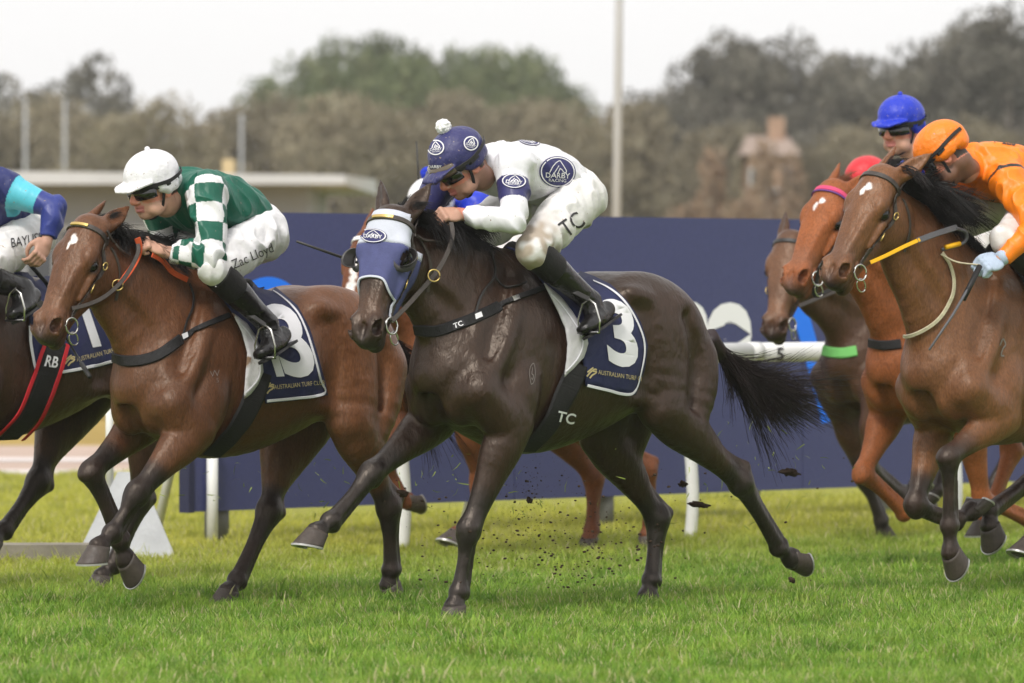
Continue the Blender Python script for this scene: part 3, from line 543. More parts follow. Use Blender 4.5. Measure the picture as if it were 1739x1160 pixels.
    for sd in (1, -1):
        el(HD(sd * .056, .165, -.19), V(.032, .115, .095) * hl, Hr, .02)                  # jowl
        el(HD(sd * .074, .165, -.045), V(.022, .050, .032) * hl, Hr, .03)                # brow
        tub([(HD(sd * .084, .225, -.092), .012, .014), (HD(sd * .073, .28, -.096), .012, .014), (HD(sd * .060, .35, -.100), .007, .008)], .016, sub=2)   # cheek ridge
        tub([(HD(sd * .050, .24, -.024), .010, .012), (HD(sd * .036, .36, -.026), .009, .010), (HD(sd * .028, .44, -.03), .006, .006)], .02, sub=2)          # edge of the nose bone
        el(HD(sd * .096, .195, -.068), V(.013, .027, .020) * hl, Hr, .012, '-')           # eye socket
        tub([(HD(sd * .086, .166, -.080), .006, .006), (HD(sd * .095, .180, -.058), .007, .006), (HD(sd * .091, .205, -.050), .006, .006), (HD(sd * .082, .228, -.058), .005, .005)], .008, sub=3)   # upper lid
        tub([(HD(sd * .087, .168, -.088), .005, .005), (HD(sd * .092, .198, -.092), .006, .006), (HD(sd * .083, .226, -.080), .005, .005)], .008, sub=3)
        el(HD(sd * .040, .495, -.044), V(.026, .058, .038) * hl, Hr, .02)                 # nostril wing
        tub([(HD(sd * .034, .462, -.026), .009, .010), (HD(sd * .052, .482, -.022), .011, .011), (HD(sd * .062, .515, -.036), .012, .011), (HD(sd * .056, .540, -.060), .010, .010)], .012, sub=3)   # flared rim
        el(HD(sd * .052, .508, -.032), V(.016, .035, .021) * hl, Hr, .008, '-')
        el(HD(sd * .038, .515, -.040), V(.016, .026, .018) * hl, Hr, .008, '-')
        tub([(HD(sd * .050, .455, -.116), .006, .008), (HD(sd * .044, .51, -.112), .006, .008), (HD(sd * .020, .572, -.104), .005, .007)], .010, '-', sub=2)  # mouth
        tub([(HD(sd * .044, .44, -.100), .010, .012), (HD(sd * .040, .50, -.098), .012, .012), (HD(sd * .022, .555, -.094), .012, .010)], .015, sub=2)         # upper lip
    el(HD(0, .545, -.072), V(.044, .036, .046) * hl, Hr, .025); el(HD(0, .535, -.138), V(.034, .036, .026) * hl, Hr, .015); el(HD(0, .515, -.152), V(.024, .024, .018) * hl, Hr, .015)
    el(HD(0, .53, -.026), V(.008, .04, .010) * hl, Hr, .015, '-')
    ears = spec.get('ears', [(.35, -.8, -.3), (.35, -.8, -.3)])
    for sd, e in zip((1, -1), ears):                                                       # ears: direction in head axes (out, along, front)
        b0 = HD(sd * .052, -.005, -.085); d = Hr @ nrm(V(sd * e[0], e[1], e[2])); open_ = nrm(Hr @ V(sd * .55, .1, .8)) if len(e) < 4 else nrm(Hr @ V(*e[3])); lt = nrm(np.cross(d, open_))
        tub([(b0 - d * .02, .030, .030), (b0 + d * .04, .039, .029), (b0 + d * .09, .036, .022), (b0 + d * .14, .020, .013), (b0 + d * .178, .004, .004)], .02, lat=lt, sub=3)
        op2 = nrm(np.cross(lt, d)); op2 = op2 if op2 @ open_ > 0 else -op2
        tub([(b0 + d * .03 + op2 * .026, .018, .016), (b0 + d * .075 + op2 * .021, .025, .015), (b0 + d * .12 + op2 * .014, .015, .010), (b0 + d * .15 + op2 * .010, .005, .005)], .008, '-', lat=lt, sub=3)
    # breast and legs
    dark = []; hooves = []
    for sd in (1, -1): el(T(.30, sd * .085, -.60), V(.10, .085, .125) * s_, axes(fr.F), .018)
    for key, sd in (('nf', 1), ('ff', -1)):
        g = spec.get(key)
        if g is None: continue
        ps = T(*[a + b for a, b in zip((.31, sd * .172, -.58), g.get('shift', (0, 0, 0)))]); elb, kn, fe, co = g['elbow'], g['knee'], g['fetlock'], g['coronet']
        sc_t = T(.0, sd * .10, -.10)
        el((sc_t + ps) / 2, (np.linalg.norm(sc_t - ps) * .52, .075, .125), axes(ps - sc_t), .03)                # shoulder blade
        tub([(sc_t * .75 + ps * .25 + L * sd * .06, .012, .02), (sc_t * .4 + ps * .6 + L * sd * .075, .018, .03), (ps + L * sd * .03, .04, .05)], .025, sub=2)
        el(T(.06, sd * .19, -.50) * .6 + elb * .4, (.17, .075, .105), axes(elb - T(-.02, sd * .17, -.25)), .018)                      # triceps
        tub([(ps, .078, .088), (ps * .45 + elb * .55, .082, .100), (elb, .068, .095)], .04, sub=3)
        fa = kn - elb; lf = np.linalg.norm(fa); fu = nrm(fa); fwd = nrm(fr.F - (fr.F @ fu) * fu) * (1 if spec.get('fw', 1) else -1)
        if fwd @ np.cross(L, fu) > 0: fwd = -fwd
        tub([(elb - fu * .03, 0.0694, 0.0952), (elb + fa * .22 + fwd * .008, 0.0739, 0.0918), (elb + fa * .5 + fwd * .004, 0.0560, 0.0672), (elb + fa * .8, 0.0414, 0.0493), (kn - fu * .03, 0.0437, 0.0504), (kn, 0.0459, 0.0515)], .015, sub=4)
        tub([(elb + fa * .08 + fwd * .055, 0.0336, 0.0336), (elb + fa * .35 + fwd * .042, 0.0336, 0.0314), (elb + fa * .65 + fwd * .026, 0.0224, 0.0202)], .012, sub=3)   # extensor
        tub([(elb + fa * .05 - fwd * .05, 0.0358, 0.0392), (elb + fa * .35 - fwd * .036, 0.0291, 0.0291), (elb + fa * .7 - fwd * .024, 0.0157, 0.0179)], .012, sub=3)
        ca = fe - kn; cu = nrm(ca); cf = nrm(np.cross(cu, L)); cf = cf if cf @ (fwd + fr.F * .3) > 0 else -cf
        el(kn + cf * .012, V(.055, .050, .040), axes(fa), .012); el(kn + cf * .008 + cu * .035, V(.034, .046, .036), axes(ca), .012)
        el(kn - cf * .040 + cu * .012, V(.036, .026, .022), axes(ca), .012)
        tub([(kn, .045, .050), (kn + cu * .06, .036, .041), (kn + ca * .45, .0285, .028), (kn + ca * .8, .030, .030), (fe, .037, .037)], .012)
        for q in (1, -1): tub([(kn + cu * .05 - cf * .026 + L * q * .010, .013, .016), (kn + ca * .5 - cf * .034 + L * q * .007, .011, .013), (fe - cu * .035 - cf * .032 + L * q * .010, .014, .016)], .006, sub=3)       # tendons
        tub([(kn + ca * .25 - cf * .018 + L * sd * .026, .004, .010), (kn + ca * .8 - cf * .018 + L * sd * .026, .004, .010)], .012, '-', sub=3)
        el(fe - cf * .026, (.034, .033, .028), axes(ca), .012); el(fe + cf * .006, (.036, .039, .034), axes(ca), .012)
        tub([(fe, .036, .036), (fe * .5 + co * .5, .029, .031), (co, .043, .048)], .012)
        dark += [(kn, .16), (kn + ca * .5, .17), (fe, .14), (co, .12), (elb + fa * .75, .09)]
        hooves.append((fe, co, g.get('flex', 46), sd))
    for key, sd in (('nh', 1), ('fh', -1)):
        g = spec.get(key)
        if g is None: continue
        hip = T(-.92, sd * .12, -.33); st_, ho, fe, co = g['stifle'], g['hock'], g['fetlock'], g['coronet']; butt = T(-1.13, sd * .13, -.42)
        el(T(-.86, sd * .135, -.22), (.27, .11, .15), axes(T(-1, 0, -.25) - T(0, 0, 0)), .09)                                # rump
        tub([(hip, .125, .20), (hip * .5 + st_ * .5, .115, .185), (st_ + (ho - st_) * .06, .085, .115)], .06, sub=3)          # thigh
        el(st_, (.09, .075, .085), axes(ho - st_), .03)
        ga = ho - st_; gu = nrm(ga); fw = nrm(np.cross(gu, L)); fw = fw if fw @ (fr.F + V(0, 0, .35)) > 0 else -fw
        tub([(butt, .10, .10), (butt * .55 + (st_ + ga * .35 - fw * .06) * .45, .10, .115), (st_ + ga * .35 - fw * .05, .062, .075), (st_ + ga * .6 - fw * .03, .04, .045)], .04, sub=3)   # hamstring
        el(butt, (.09, .085, .11), None, .08)
        tub([(st_, .08, .105), (st_ + ga * .22, 0.0836, 0.1078), (st_ + ga * .5, 0.0638, 0.0770), (st_ + ga * .78, 0.0418, 0.0506), (ho - gu * .03, 0.0418, 0.0528), (ho, 0.0440, 0.0528)], .02)
        ca = fe - ho; cu = nrm(ca); cf = nrm(np.cross(cu, L)); cf = cf if cf @ fw > 0 else -cf
        pk = ho - cf * .058 - cu * .035                                                                                        # point of the hock
        tub([(st_ + ga * .45 - fw * .058, 0.0277, 0.0302), (st_ + ga * .75 - fw * .05, 0.0164, 0.0202), (pk, 0.0252, 0.0277)], .012, sub=3)
        tub([(pk, 0.0252, 0.0302), (ho - cf * .035 + cu * .04, 0.0252, 0.0277), (ho - cf * .030 + cu * .12, 0.0189, 0.0202)], .015, sub=3)
        el(ho, (.068, .053, .058), axes(ca), .018)
        tub([(ho, .045, .054), (ho + cu * .07, .037, .042), (ho + ca * .5, .0295, .031), (ho + ca * .85, .032, .033), (fe, .038, .038)], .012)
        for q in (1, -1): tub([(ho + cu * .06 - cf * .030 + L * q * .008, .014, .017), (ho + ca * .55 - cf * .034 + L * q * .007, .011, .013), (fe - cu * .035 - cf * .032 + L * q * .010, .014, .016)], .006, sub=3)
        el(fe - cf * .026, (.034, .033, .028), axes(ca), .012); el(fe + cf * .006, (.036, .039, .034), axes(ca), .012)
        tub([(fe, .036, .037), (fe * .5 + co * .5, .030, .032), (co, .044, .049)], .012)
        dark += [(ho + ca * .1, .15), (ho + ca * .5, .17), (fe, .14), (co, .12), (st_ + ga * .85, .09)]
        hooves.append((fe, co, g.get('flex', 48), sd))
        el(T(-.62, sd * .19, -.54), (.16, .05, .07), axes(st_ - T(-.4, sd * .2, -.6)), .05)                                    # flank fold
    pass
    for q, r_ in spec.get('bumps', []): el(q, r_, None, .03)
    for sd in (1, -1):                                                                    # hollows and edges between the muscles
        ps0 = T(.33, sd * .19, -.56)
        tub([(T(.10, sd * .115, -.10), .006, .016), (T(.20, sd * .165, -.26), .010, .022), (T(.29, sd * .195, -.42), .008, .016)], .07, '-', sub=3)       # before the shoulder blade
        tub([(T(-.13, sd * .235, -.20), 0.0058, 0.0170), (T(-.11, sd * .268, -.42), 0.0115, 0.0255), (T(-.06, sd * .262, -.66), 0.0101, 0.0221)], .07, '-', sub=3)   # behind the triceps
        tub([(T(-.96, sd * .235, -.24), .006, .012), (T(-1.02, sd * .238, -.40), .008, .014), (T(-1.00, sd * .225, -.60), .006, .012)], .08, '-', sub=3)  # hamstring line
        el(T(-.66, sd * .215, -.165), V(.075, .03, .035), axes(T(-1, 0, -.35) - T(0, 0, 0)), .05)                                                       # point of the hip
        tub([(T(-.62, sd * .268, -.24), 0.0086, 0.0255), (T(-.66, sd * .262, -.40), 0.0144, 0.0340), (T(-.66, sd * .25, -.54), 0.0101, 0.0255)], .09, '-', sub=3)      # hollow of the flank
        for q in range(5): tub([(T(-.22 - .07 * q, sd * (.272 + .006 * q), -.26), 0.0029, 0.0085), (T(-.26 - .07 * q, sd * (.292 + .004 * q), -.44), 0.0050, 0.0102), (T(-.24 - .07 * q, sd * .268, -.64), 0.0029, 0.0085)], .045, '-', sub=3)   # ribs
        tub([(T(.36, sd * .03, -.46), .006, .010), (T(.385, sd * .02, -.60), .010, .012), (T(.33, sd * .02, -.72), .008, .010)], .06, '-', sub=3)     # between the breast muscles
    v, f = B.mesh(); v = relax(v, f, 2, .45)
    # coat colours: base, then soft patches: the coat's own markings, plus warmer, brighter areas
    base = np.array(spec['coat']); C = np.tile(base, (len(v), 1)); q = nz(v[::1] if len(v) < 1 else v, 3.0, spec.get('seed', 0)) if spec.get('mottle', True) else np.zeros(len(v))
    C *= (1 + .28 * q)[:, None]
    def patch(c, r, col, strength=1, soft=.6, R=None, wob=.0):
        nonlocal C
        d = v - c; d = d @ R if R is not None else d
        u = np.sqrt(((d / np.broadcast_to(r, 3)) ** 2).sum(1))
        near = u < 1.6; u[near] += wob * nz(v[near], 45, 3) if wob else 0
        a = np.clip((1 - u) / soft, 0, 1)[:, None] * strength; a = a * a * (3 - 2 * a) if strength == 1 else a
        C = C * (1 - a) + np.array(col) * a
    pts = spec.get('points')
    for c, r in (dark if pts else []): patch(c, r, pts, .92, .5)
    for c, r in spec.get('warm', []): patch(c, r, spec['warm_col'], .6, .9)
    mz = spec.get('muzzle', (.012, .010, .010))
    if spec.get('nose_col') is not None: patch(HD(0, .42, -.05), V(.10, .10, .08), spec['nose_col'], .8, .7, Hr)
    patch(HD(0, .56, -.085), V(.085, .085, .10), mz, .95, .55, Hr)
    for sd in (1, -1): patch(HD(sd * .05, .515, -.03), V(.03, .036, .03), (.014, .009, .009), .95, .5, Hr); patch(HD(sd * .09, .195, -.068), V(.040, .046, .040), (.010, .008, .008), .9, .6, Hr)
    if spec.get('star'): 
        for (x, y, rx, ry) in spec['star']: patch(HD(x, y, -.01), V(rx, ry, .06), (.75, .70, .68), 1, .35, Hr, .45)
    base_loc = fr.W(wx - .5, 0, 0)
    root = empty('racehorse', base_loc, spec['label'], 'horse', 'horses running in the race')
    mesh_obj('body', v, f, M[spec.get('mat', 'coat_bay')], root, cols=C)
    sx = dict(root=root, T=T, HD=HD, Hr=Hr, fr=fr, tree=bvh(v, f), cr=cr, un=un, hl=hl)
    for sd in (1, -1):
        eb = MB(); eb.ball(HD(sd * .0785, .198, -.066), .0275 * hl, 10); eb.build('eye', M['eye'], root)
    for fe, co, fl, sd in hooves: hoof(fe, co, fl, fr, root)
    return sx

def hoof(fe, co, flex, fr, root):
    e = nrm(co - fe); L = fr.L; fl = math.radians(flex)
    ax = nrm(np.cross(e, L)); c1 = np.cross(L, e)                                         # turn e about the side axis, towards the front of the leg
    e_ = e - (e @ L) * L; e_ = nrm(e_)
    t = e_ * math.cos(fl) + np.cross(-L, e_) * math.sin(fl)
    # z-up check: for e pointing down and forward the toe must point forward
    dn = nrm(np.cross(t, L)); dn = dn if dn @ e > 0 else -dn                              # out of the sole
    rings = []
    n = 24; prof = [(-.006, .040, .046, -.002, .6), (.006, .043, .049, .001, .65), (.016, .0445, .051, .006, .8), (.040, .050, .056, .017, .9), (.066, .055, .061, .027, 1.0), (.078, .057, .063, .031, 1)]
    vs_ = []
    for dz, a, b, sh, k in prof:
        for j in range(n):
            th = 2 * math.pi * j / n; x = math.cos(th); y = math.sin(th)
            fx = x if x > -.55 else -.55 - (x + .55) * .25
            tilt = (1 - k) * .035 * (-x)                                                     # coronet band slopes down to the heel
            vs_.append(co + t * (b * fx * 1.12 + sh * 1.25) + L * a * y * 1.06 + dn * (dz + tilt) * .78)
    fs = [(i * n + j, i * n + (j + 1) % n, (i + 1) * n + (j + 1) % n, (i + 1) * n + j) for i in range(len(prof) - 1) for j in range(n)]
    fs += [tuple(range((len(prof) - 1) * n, len(prof) * n)), tuple(range(n))[::-1]]
    o = mesh_obj('hoof', vs_, fs, M['hoof'], root)
    sh = MB(); vs_ = []; arc = np.linspace(-2.5, 2.5, 22)
    for th in arc:
        x = math.cos(th); y = math.sin(th); fx = x if x > -.55 else -.55 - (x + .55) * .25
        for r, dz in ((1.03, .076), (1.03, .086), (.72, .086), (.72, .076)): vs_.append(co + t * (.063 * fx * r * 1.12 + .031 * 1.25) + L * .057 * y * r * 1.06 + dn * dz * .78)
    m = len(arc); fs = [(i * 4 + j, i * 4 + (j + 1) % 4, i * 4 + 4 + (j + 1) % 4, i * 4 + 4 + j) for i in range(m - 1) for j in range(4)] + [(3, 2, 1, 0), tuple(range(m * 4 - 4, m * 4))]
    mesh_obj('horseshoe', vs_, fs, M['shoe'], o, smooth=False)
    return o

def strands(name, roots, dirs, length, m, parent, n=300, seg=7, rad=.0022, droop=.25, curl=.05, spread=.35, seed=1, clump=12):
    """a lock of hair: thin three-sided strands from points along roots; dirs = flow direction at each root"""
    r = np.random.default_rng(seed); roots = np.asarray(roots, float); dirs = np.asarray(dirs, float); vs_ = []; fs = []
    ncl = max(3, n // clump); cl = [(r.uniform(0, 1), nrm(r.normal(size=3)), r.uniform(.55, 1.1), r.normal(size=3)) for _ in range(ncl)]
    for i in range(n):
        cu, cd, cl_len, cw = cl[r.integers(ncl)]; u = np.clip(cu + r.normal() * .025, 0, 1) * (len(roots) - 1); k = min(int(u), len(roots) - 2); t = u - k
        p = roots[k] * (1 - t) + roots[k + 1] * t + r.normal(size=3) * .006; d = nrm(dirs[k] * (1 - t) + dirs[k + 1] * t)
        d = nrm(d + cd * spread * .6 + r.normal(size=3) * spread * .22); ln = length * cl_len * r.uniform(.75, 1.1); ph = r.uniform(0, 6)
        pts = []
        for q in range(seg + 1):
            x = q / seg
            pts.append(p + d * ln * x + V(0, 0, -droop * ln * x * x) + cw * curl * ln * x * x + r.normal(size=3) * .002 * x + V(.0, 0, .012) * math.sin(x * 5 + ph) * ln)
        b = len(vs_)
        for q, pp in enumerate(pts):
            tt = nrm(pts[min(q + 1, seg)] - pts[max(q - 1, 0)]); a1 = nrm(np.cross(tt, V(.3, .5, .8))); a2 = np.cross(tt, a1); w = rad * (1 - .75 * q / seg)
            vs_ += [pp + w * (math.cos(a) * a1 + math.sin(a) * a2) for a in (0, 2.09, 4.19)]
        fs += [(b + q * 3 + j, b + q * 3 + (j + 1) % 3, b + q * 3 + 3 + (j + 1) % 3, b + q * 3 + 3 + j) for q in range(seg) for j in range(3)]
    return mesh_obj(name, vs_, fs, m, parent)
# ------------------------------------------------------------------ the horses
def leg(fr, w, **k):
    return {n: (q if n in ('flex', 'shift') else fr.pix(q[0], q[1], q[2] if len(q) > 2 else w)) for n, q in k.items()}
def fore_default(fr, wi, sd, dx=0):
    x, _, z = fr.loc(wi); g = lambda a, y, b: fr.W(x + a, sd * y, z + b)
    return dict(elbow=g(.20, .18, -.70), knee=g(.42 + dx, .15, -.86), fetlock=g(.26 + dx, .13, -1.05), coronet=g(.17 + dx, .13, -1.04))
def hind_default(fr, wi, sd, dx=0):
    x, _, z = fr.loc(wi); g = lambda a, y, b: fr.W(x + a, sd * y, z + b)
    return dict(stifle=g(-.60, .19, -.62), hock=g(-.86 + dx, .16, -.92), fetlock=g(-.66 + dx, .13, -1.19), coronet=g(-.60 + dx, .13, -1.26))
YAW = 47
frA = Frame(YAW, (775, 1040), .12)
A = horse(dict(frame=frA, withers=frA.pix(853, 426, 0), pitch=2.5, poll=frA.pix(655, 352, .0), head=(27, 24, 0), head_len=.60, long=.915, coat=(.026, .0128, .0078), points=(.014, .0115, .011),
    nose_col=(.085, .040, .022), muzzle=(.022, .018, .017), mat='coat_dark', ears=[(.25, -.9, -.25), (.3, -.9, -.1)], label='dark bay racehorse wearing a white and navy blinker hood',
    nf=leg(frA, .14, elbow=(868, 728, .19), knee=(797, 898, .14), fetlock=(779, 1006, .12), coronet=(772, 1030, .12), flex=50),
    ff=leg(frA, -.14, shift=(-.03, .03, .02), elbow=(738, 715, -.17), knee=(632, 803, -.15), fetlock=(561, 885, -.13), coronet=(538, 905, -.13), flex=42),
    nh=leg(frA, .16, stifle=(1120, 690, .20), hock=(1258, 820, .18), fetlock=(1322, 930, .15), coronet=(1344, 948, .15), flex=40),
    fh=leg(frA, -.14, stifle=(1020, 735, -.20), hock=(1116, 880, -.15), fetlock=(1106, 985, -.13), coronet=(1100, 1012, -.13), flex=46)))
frB = Frame(YAW, (385, 1015), -.12)
B = horse(dict(frame=frB, withers=frB.pix(332, 464, 0), pitch=1.0, size=.93, poll=frB.pix(142, 366, .0), head=(30, 30, 5), head_len=.58, coat=(.105, .042, .019), points=(.016, .012, .011),
    nose_col=(.15, .068, .035), muzzle=(.028, .022, .021), ears=[(.0, -.85, -.52), (.0, -.85, -.4)], label='bay racehorse with orange rein grip and small white star, number 13', star=[(.004, .120, .020, .026), (-.010, .150, .009, .026)],
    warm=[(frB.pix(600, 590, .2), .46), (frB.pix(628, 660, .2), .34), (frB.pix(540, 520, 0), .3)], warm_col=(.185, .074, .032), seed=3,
    nf=leg(frB, .15, elbow=(327, 735, .18), knee=(234, 836, .15), fetlock=(190, 905, .13), coronet=(168, 930, .13), flex=36),
    ff=leg(frB, -.15, shift=(-.06, .04, .0), elbow=(252, 712, -.17), knee=(155, 800, -.15), fetlock=(203, 918, -.13), coronet=(214, 950, -.13), flex=44),
    nh=leg(frB, .16, stifle=(592, 712, .20), hock=(660, 862, .17), fetlock=(664, 968, .14), coronet=(662, 992, .13), flex=46),
    fh=leg(frB, -.14, stifle=(485, 735, -.20), hock=(456, 868, -.15), fetlock=(402, 985, -.13), coronet=(388, 1006, -.12), flex=46)))
frC = Frame(YAW, (170, 990), .12)
wC = frC.pix(-48, 446, 0)
C_ = horse(dict(frame=frC, withers=wC, pitch=1.0, size=.93, poll=frC.pix(-250, 372, 0), head=(30, 30, 5), coat=(.046, .022, .0135), points=(.014, .011, .010), voxel=.009,
    label='dark brown racehorse with red edged girth, number 1 on its cloth', seed=5, nf=fore_default(frC, wC, 1), ff=fore_default(frC, wC, -1, .15),
    nh=leg(frC, .16, stifle=(250, 690, .20), hock=(236, 850, .17), fetlock=(190, 960, .14), coronet=(174, 980, .13), flex=46),
    fh=leg(frC, -.14, stifle=(105, 690, -.20), hock=(64, 818, -.15), fetlock=(6, 900, -.13), coronet=(-12, 920, -.12), flex=46)))
frD = Frame(YAW, (1616, 1000), .12, 25.2)
D = horse(dict(frame=frD, withers=frD.pix(1668, 432, 0), pitch=1, poll=frD.pix(1490, 280, .0), head=(36, 33, 7), head_len=.60, coat=(.155, .065, .028), points=(.020, .015, .014),
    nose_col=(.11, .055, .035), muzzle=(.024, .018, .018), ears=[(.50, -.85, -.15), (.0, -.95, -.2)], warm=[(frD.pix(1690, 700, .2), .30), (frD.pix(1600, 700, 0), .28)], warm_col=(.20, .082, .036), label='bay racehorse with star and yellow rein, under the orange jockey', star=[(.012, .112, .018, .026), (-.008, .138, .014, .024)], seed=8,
    nf=leg(frD, .15, elbow=(1700, 708, .18), knee=(1612, 775, .15), fetlock=(1612, 893, .13), coronet=(1615, 938, .13), flex=30),
    ff=leg(frD, -.15, shift=(-.03, .03, .0), elbow=(1592, 722, -.18), knee=(1553, 858, -.15), fetlock=(1625, 882, -.13), coronet=(1650, 868, -.13), flex=40),
    nh=leg(frD, .16, stifle=(1860, 700, .20), hock=(1840, 860, .17), fetlock=(1768, 912, .14), coronet=(1748, 925, .13), flex=46),
    fh=leg(frD, -.14, stifle=(1790, 690, -.20), hock=(1768, 800, -.15), fetlock=(1680, 866, -.13), coronet=(1681, 893, -.12), flex=30)))
frE = Frame(YAW, (1463, 802), -.15, 27.6)
wE = frE.pix(1598, 440, 0)
E = horse(dict(frame=frE, withers=wE, pitch=1, poll=frE.pix(1408, 305, .0), head=(36, 33, 4), head_len=.60, coat=(.25, .078, .026), points=None, mat='coat_chestnut', voxel=.0085,
    nose_col=(.22, .10, .06), muzzle=(.10, .062, .05), ears=[(.5, -.8, -.3), (.15, -.95, -.2)], label='bright chestnut racehorse with pink browband beside the yellow reined bay', star=[(.012, .120, .018, .022), (-.008, .148, .014, .028)], seed=11,
    nf=leg(frE, .15, elbow=(1645, 705, .18), knee=(1667, 848, .15), fetlock=(1752, 888, .13), coronet=(1776, 872, .13), flex=40),
    ff=leg(frE, -.15, shift=(-.03, .03, .0), elbow=(1512, 700, -.18), knee=(1465, 802, -.15), fetlock=(1535, 872, -.13), coronet=(1560, 858, -.13), flex=40),
    nh=hind_default(frE, wE, 1), fh=hind_default(frE, wE, -1, .12)))
frF = Frame(YAW, (1501, 910), -.12)
wF = frF.pix(1512, 452, 0)
F_ = horse(dict(frame=frF, withers=wF, pitch=1, poll=frF.pix(1338, 394, .0), head=(22, 24, 2), head_len=.60, coat=(.062, .029, .0165), points=(.022, .018, .017), voxel=.0095,
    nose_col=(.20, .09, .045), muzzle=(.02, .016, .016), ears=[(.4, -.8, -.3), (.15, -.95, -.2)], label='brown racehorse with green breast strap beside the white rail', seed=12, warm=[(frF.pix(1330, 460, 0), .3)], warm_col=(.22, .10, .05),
    nf=leg(frF, .15, elbow=(1490, 705, .18), knee=(1475, 790, .15), fetlock=(1530, 840, .13), coronet=(1552, 832, .13), flex=40),
    ff=leg(frF, -.15, elbow=(1440, 710, -.17), knee=(1468, 812, -.14), fetlock=(1496, 885, -.12), coronet=(1500, 902, -.12), flex=46),
    nh=hind_default(frF, wF, 1), fh=hind_default(frF, wF, -1, .12)))
frG = Frame(YAW, (1002, 925), -.12)
wG = frG.pix(795, 448, 0)
G_ = horse(dict(frame=frG, withers=wG, pitch=1.5, poll=frG.pix(622, 390, .0), head=(28, 26, 3), head_len=.60, coat=(.15, .050, .021), points=None, mat='coat_chestnut', voxel=.0095,
    nose_col=(.22, .10, .06), muzzle=(.10, .062, .05), ears=[(.2, -.95, -.2), (.1, -.98, -.15)], label='chestnut racehorse with white blaze, mostly hidden behind the hooded horse', star=[(0, .2, .03, .1), (0, .34, .03, .1)], seed=14,
    nf=leg(frG, .15, elbow=(800, 715, .18), knee=(815, 815, .14), fetlock=(800, 892, .12), coronet=(776, 908, .12), flex=46),
    ff=leg(frG, -.15, elbow=(705, 700, -.17), knee=(652, 785, -.15), fetlock=(676, 842, -.13), coronet=(690, 850, -.13), flex=40),
    nh=leg(frG, .15, stifle=(965, 700, .2), hock=(1098, 800, .16), fetlock=(1104, 888, .13), coronet=(1100, 908, .13), flex=46), fh=leg(frG, -.14, stifle=(925, 705, -.20), hock=(1008, 812, -.15), fetlock=(1004, 900, -.13), coronet=(1001, 915, -.12), flex=46)))
# ------------------------------------------------------------------ jockeys
M['skin'] = mat('skin', attr=True, rough=.5, spec=.4, noise_=(.10, 40), bump=[(160, .0008)])
M['silk'] = mat('racing_silk', attr=True, rough=.42, spec=.4, noise_=(.05, 20), bump=[(20, .007, (1, 1, .3))], dirt=((.26, .2, .16), 80, .685))
M['breeches'] = mat('white_breeches', attr=True, rough=.55, spec=.35, noise_=(.06, 20), bump=[(18, .007, (1, .4, 1))], dirt=((.40, .32, .25), 50, .68))
M['boot'] = mat('polished_boot', (.010, .009, .009), .22, .4, (.3, 30), bump=[(30, .006), (90, .002)], dirt=((.07, .05, .035), 50, .70))
M['stretch'] = mat('black_gaiter', (.013, .012, .012), .7, .3, (.3, 40), bump=[(120, .002)])
M['lens'] = mat('goggle_lens', (.006, .006, .007), .08, .8); M['rubber'] = mat('black_rubber', (.015, .014, .014), .55, .35)
M['white'] = mat('white_cloth', (.78, .77, .78), .7, .3, (.06, 30), bump=[(60, .003)], dirt=((.22, .15, .10), 60, .74))
M['glove'] = mat('pale_blue_glove', (.42, .50, .62), .7, .3, (.1, 40), bump=[(80, .002)])
def cap_mat(name, col): return mat(name, col, .42, .4, (.06, 20), bump=[(14, .012, (1, 1, .5)), (45, .005)], dirt=((.30, .24, .2), 85, .66))
WHITE = (.76, .75, .77); NAVY = srgb(52, 52, 100); SKIN = (.47, .265, .19)

def hand_sdf(B, w, d, back, side, grip=1.0, s=1.0, thumb_up=None):
    """palm, four curled fingers and a thumb; d wrist->knuckles, back = out of the back of the hand, side = towards the thumb"""
    d = nrm(d); back = nrm(back - (back @ d) * d); th = np.cross(d, back); th = th if th @ side > 0 else -th
    X = lambda a, b, c: w + (d * a + th * b + back * c) * s
    R = np.stack([d, th, back], 1)
    B.ell(X(.048, 0, 0), V(.050, .042, .017) * s, R, .012)
    for i, (y, L, a0) in enumerate([(.030, .082, .0), (.010, .090, .0), (-.010, .084, .0), (-.028, .068, .0)]):
        p = X(.088, y, .004); ang = -.35 * grip; q = [p]; seg = [L * .45, L * .32, L * .23]
        for j, l in enumerate(seg):
            ang -= (1.15, 1.45, .9)[j] * grip * (.55 if j == 0 else 1) * (1 + .05 * i); q.append(q[-1] + (d * math.cos(ang) + back * math.sin(ang)) * l * s)
        B.tube([(*q[0], .0105 * s, .011 * s), (*q[1], .0095 * s, .0105 * s), (*q[2], .0088 * s, .009 * s), (*q[3], .0072 * s, .0075 * s)], th, .004, sub=1)
        B.ell(q[0] + back * .004 * s, .0115 * s, None, .006)
    p0 = X(.022, .034, -.006); p1 = X(.055, .052, -.018 * 1); p2 = X(.082, .046, -.034); p3 = X(.100, .030, -.040)
    B.tube([(*p0, .015 * s, .014 * s), (*p1, .012 * s, .012 * s), (*p2, .0105 * s, .011 * s), (*p3, .008 * s, .008 * s)], back, .008, sub=2)

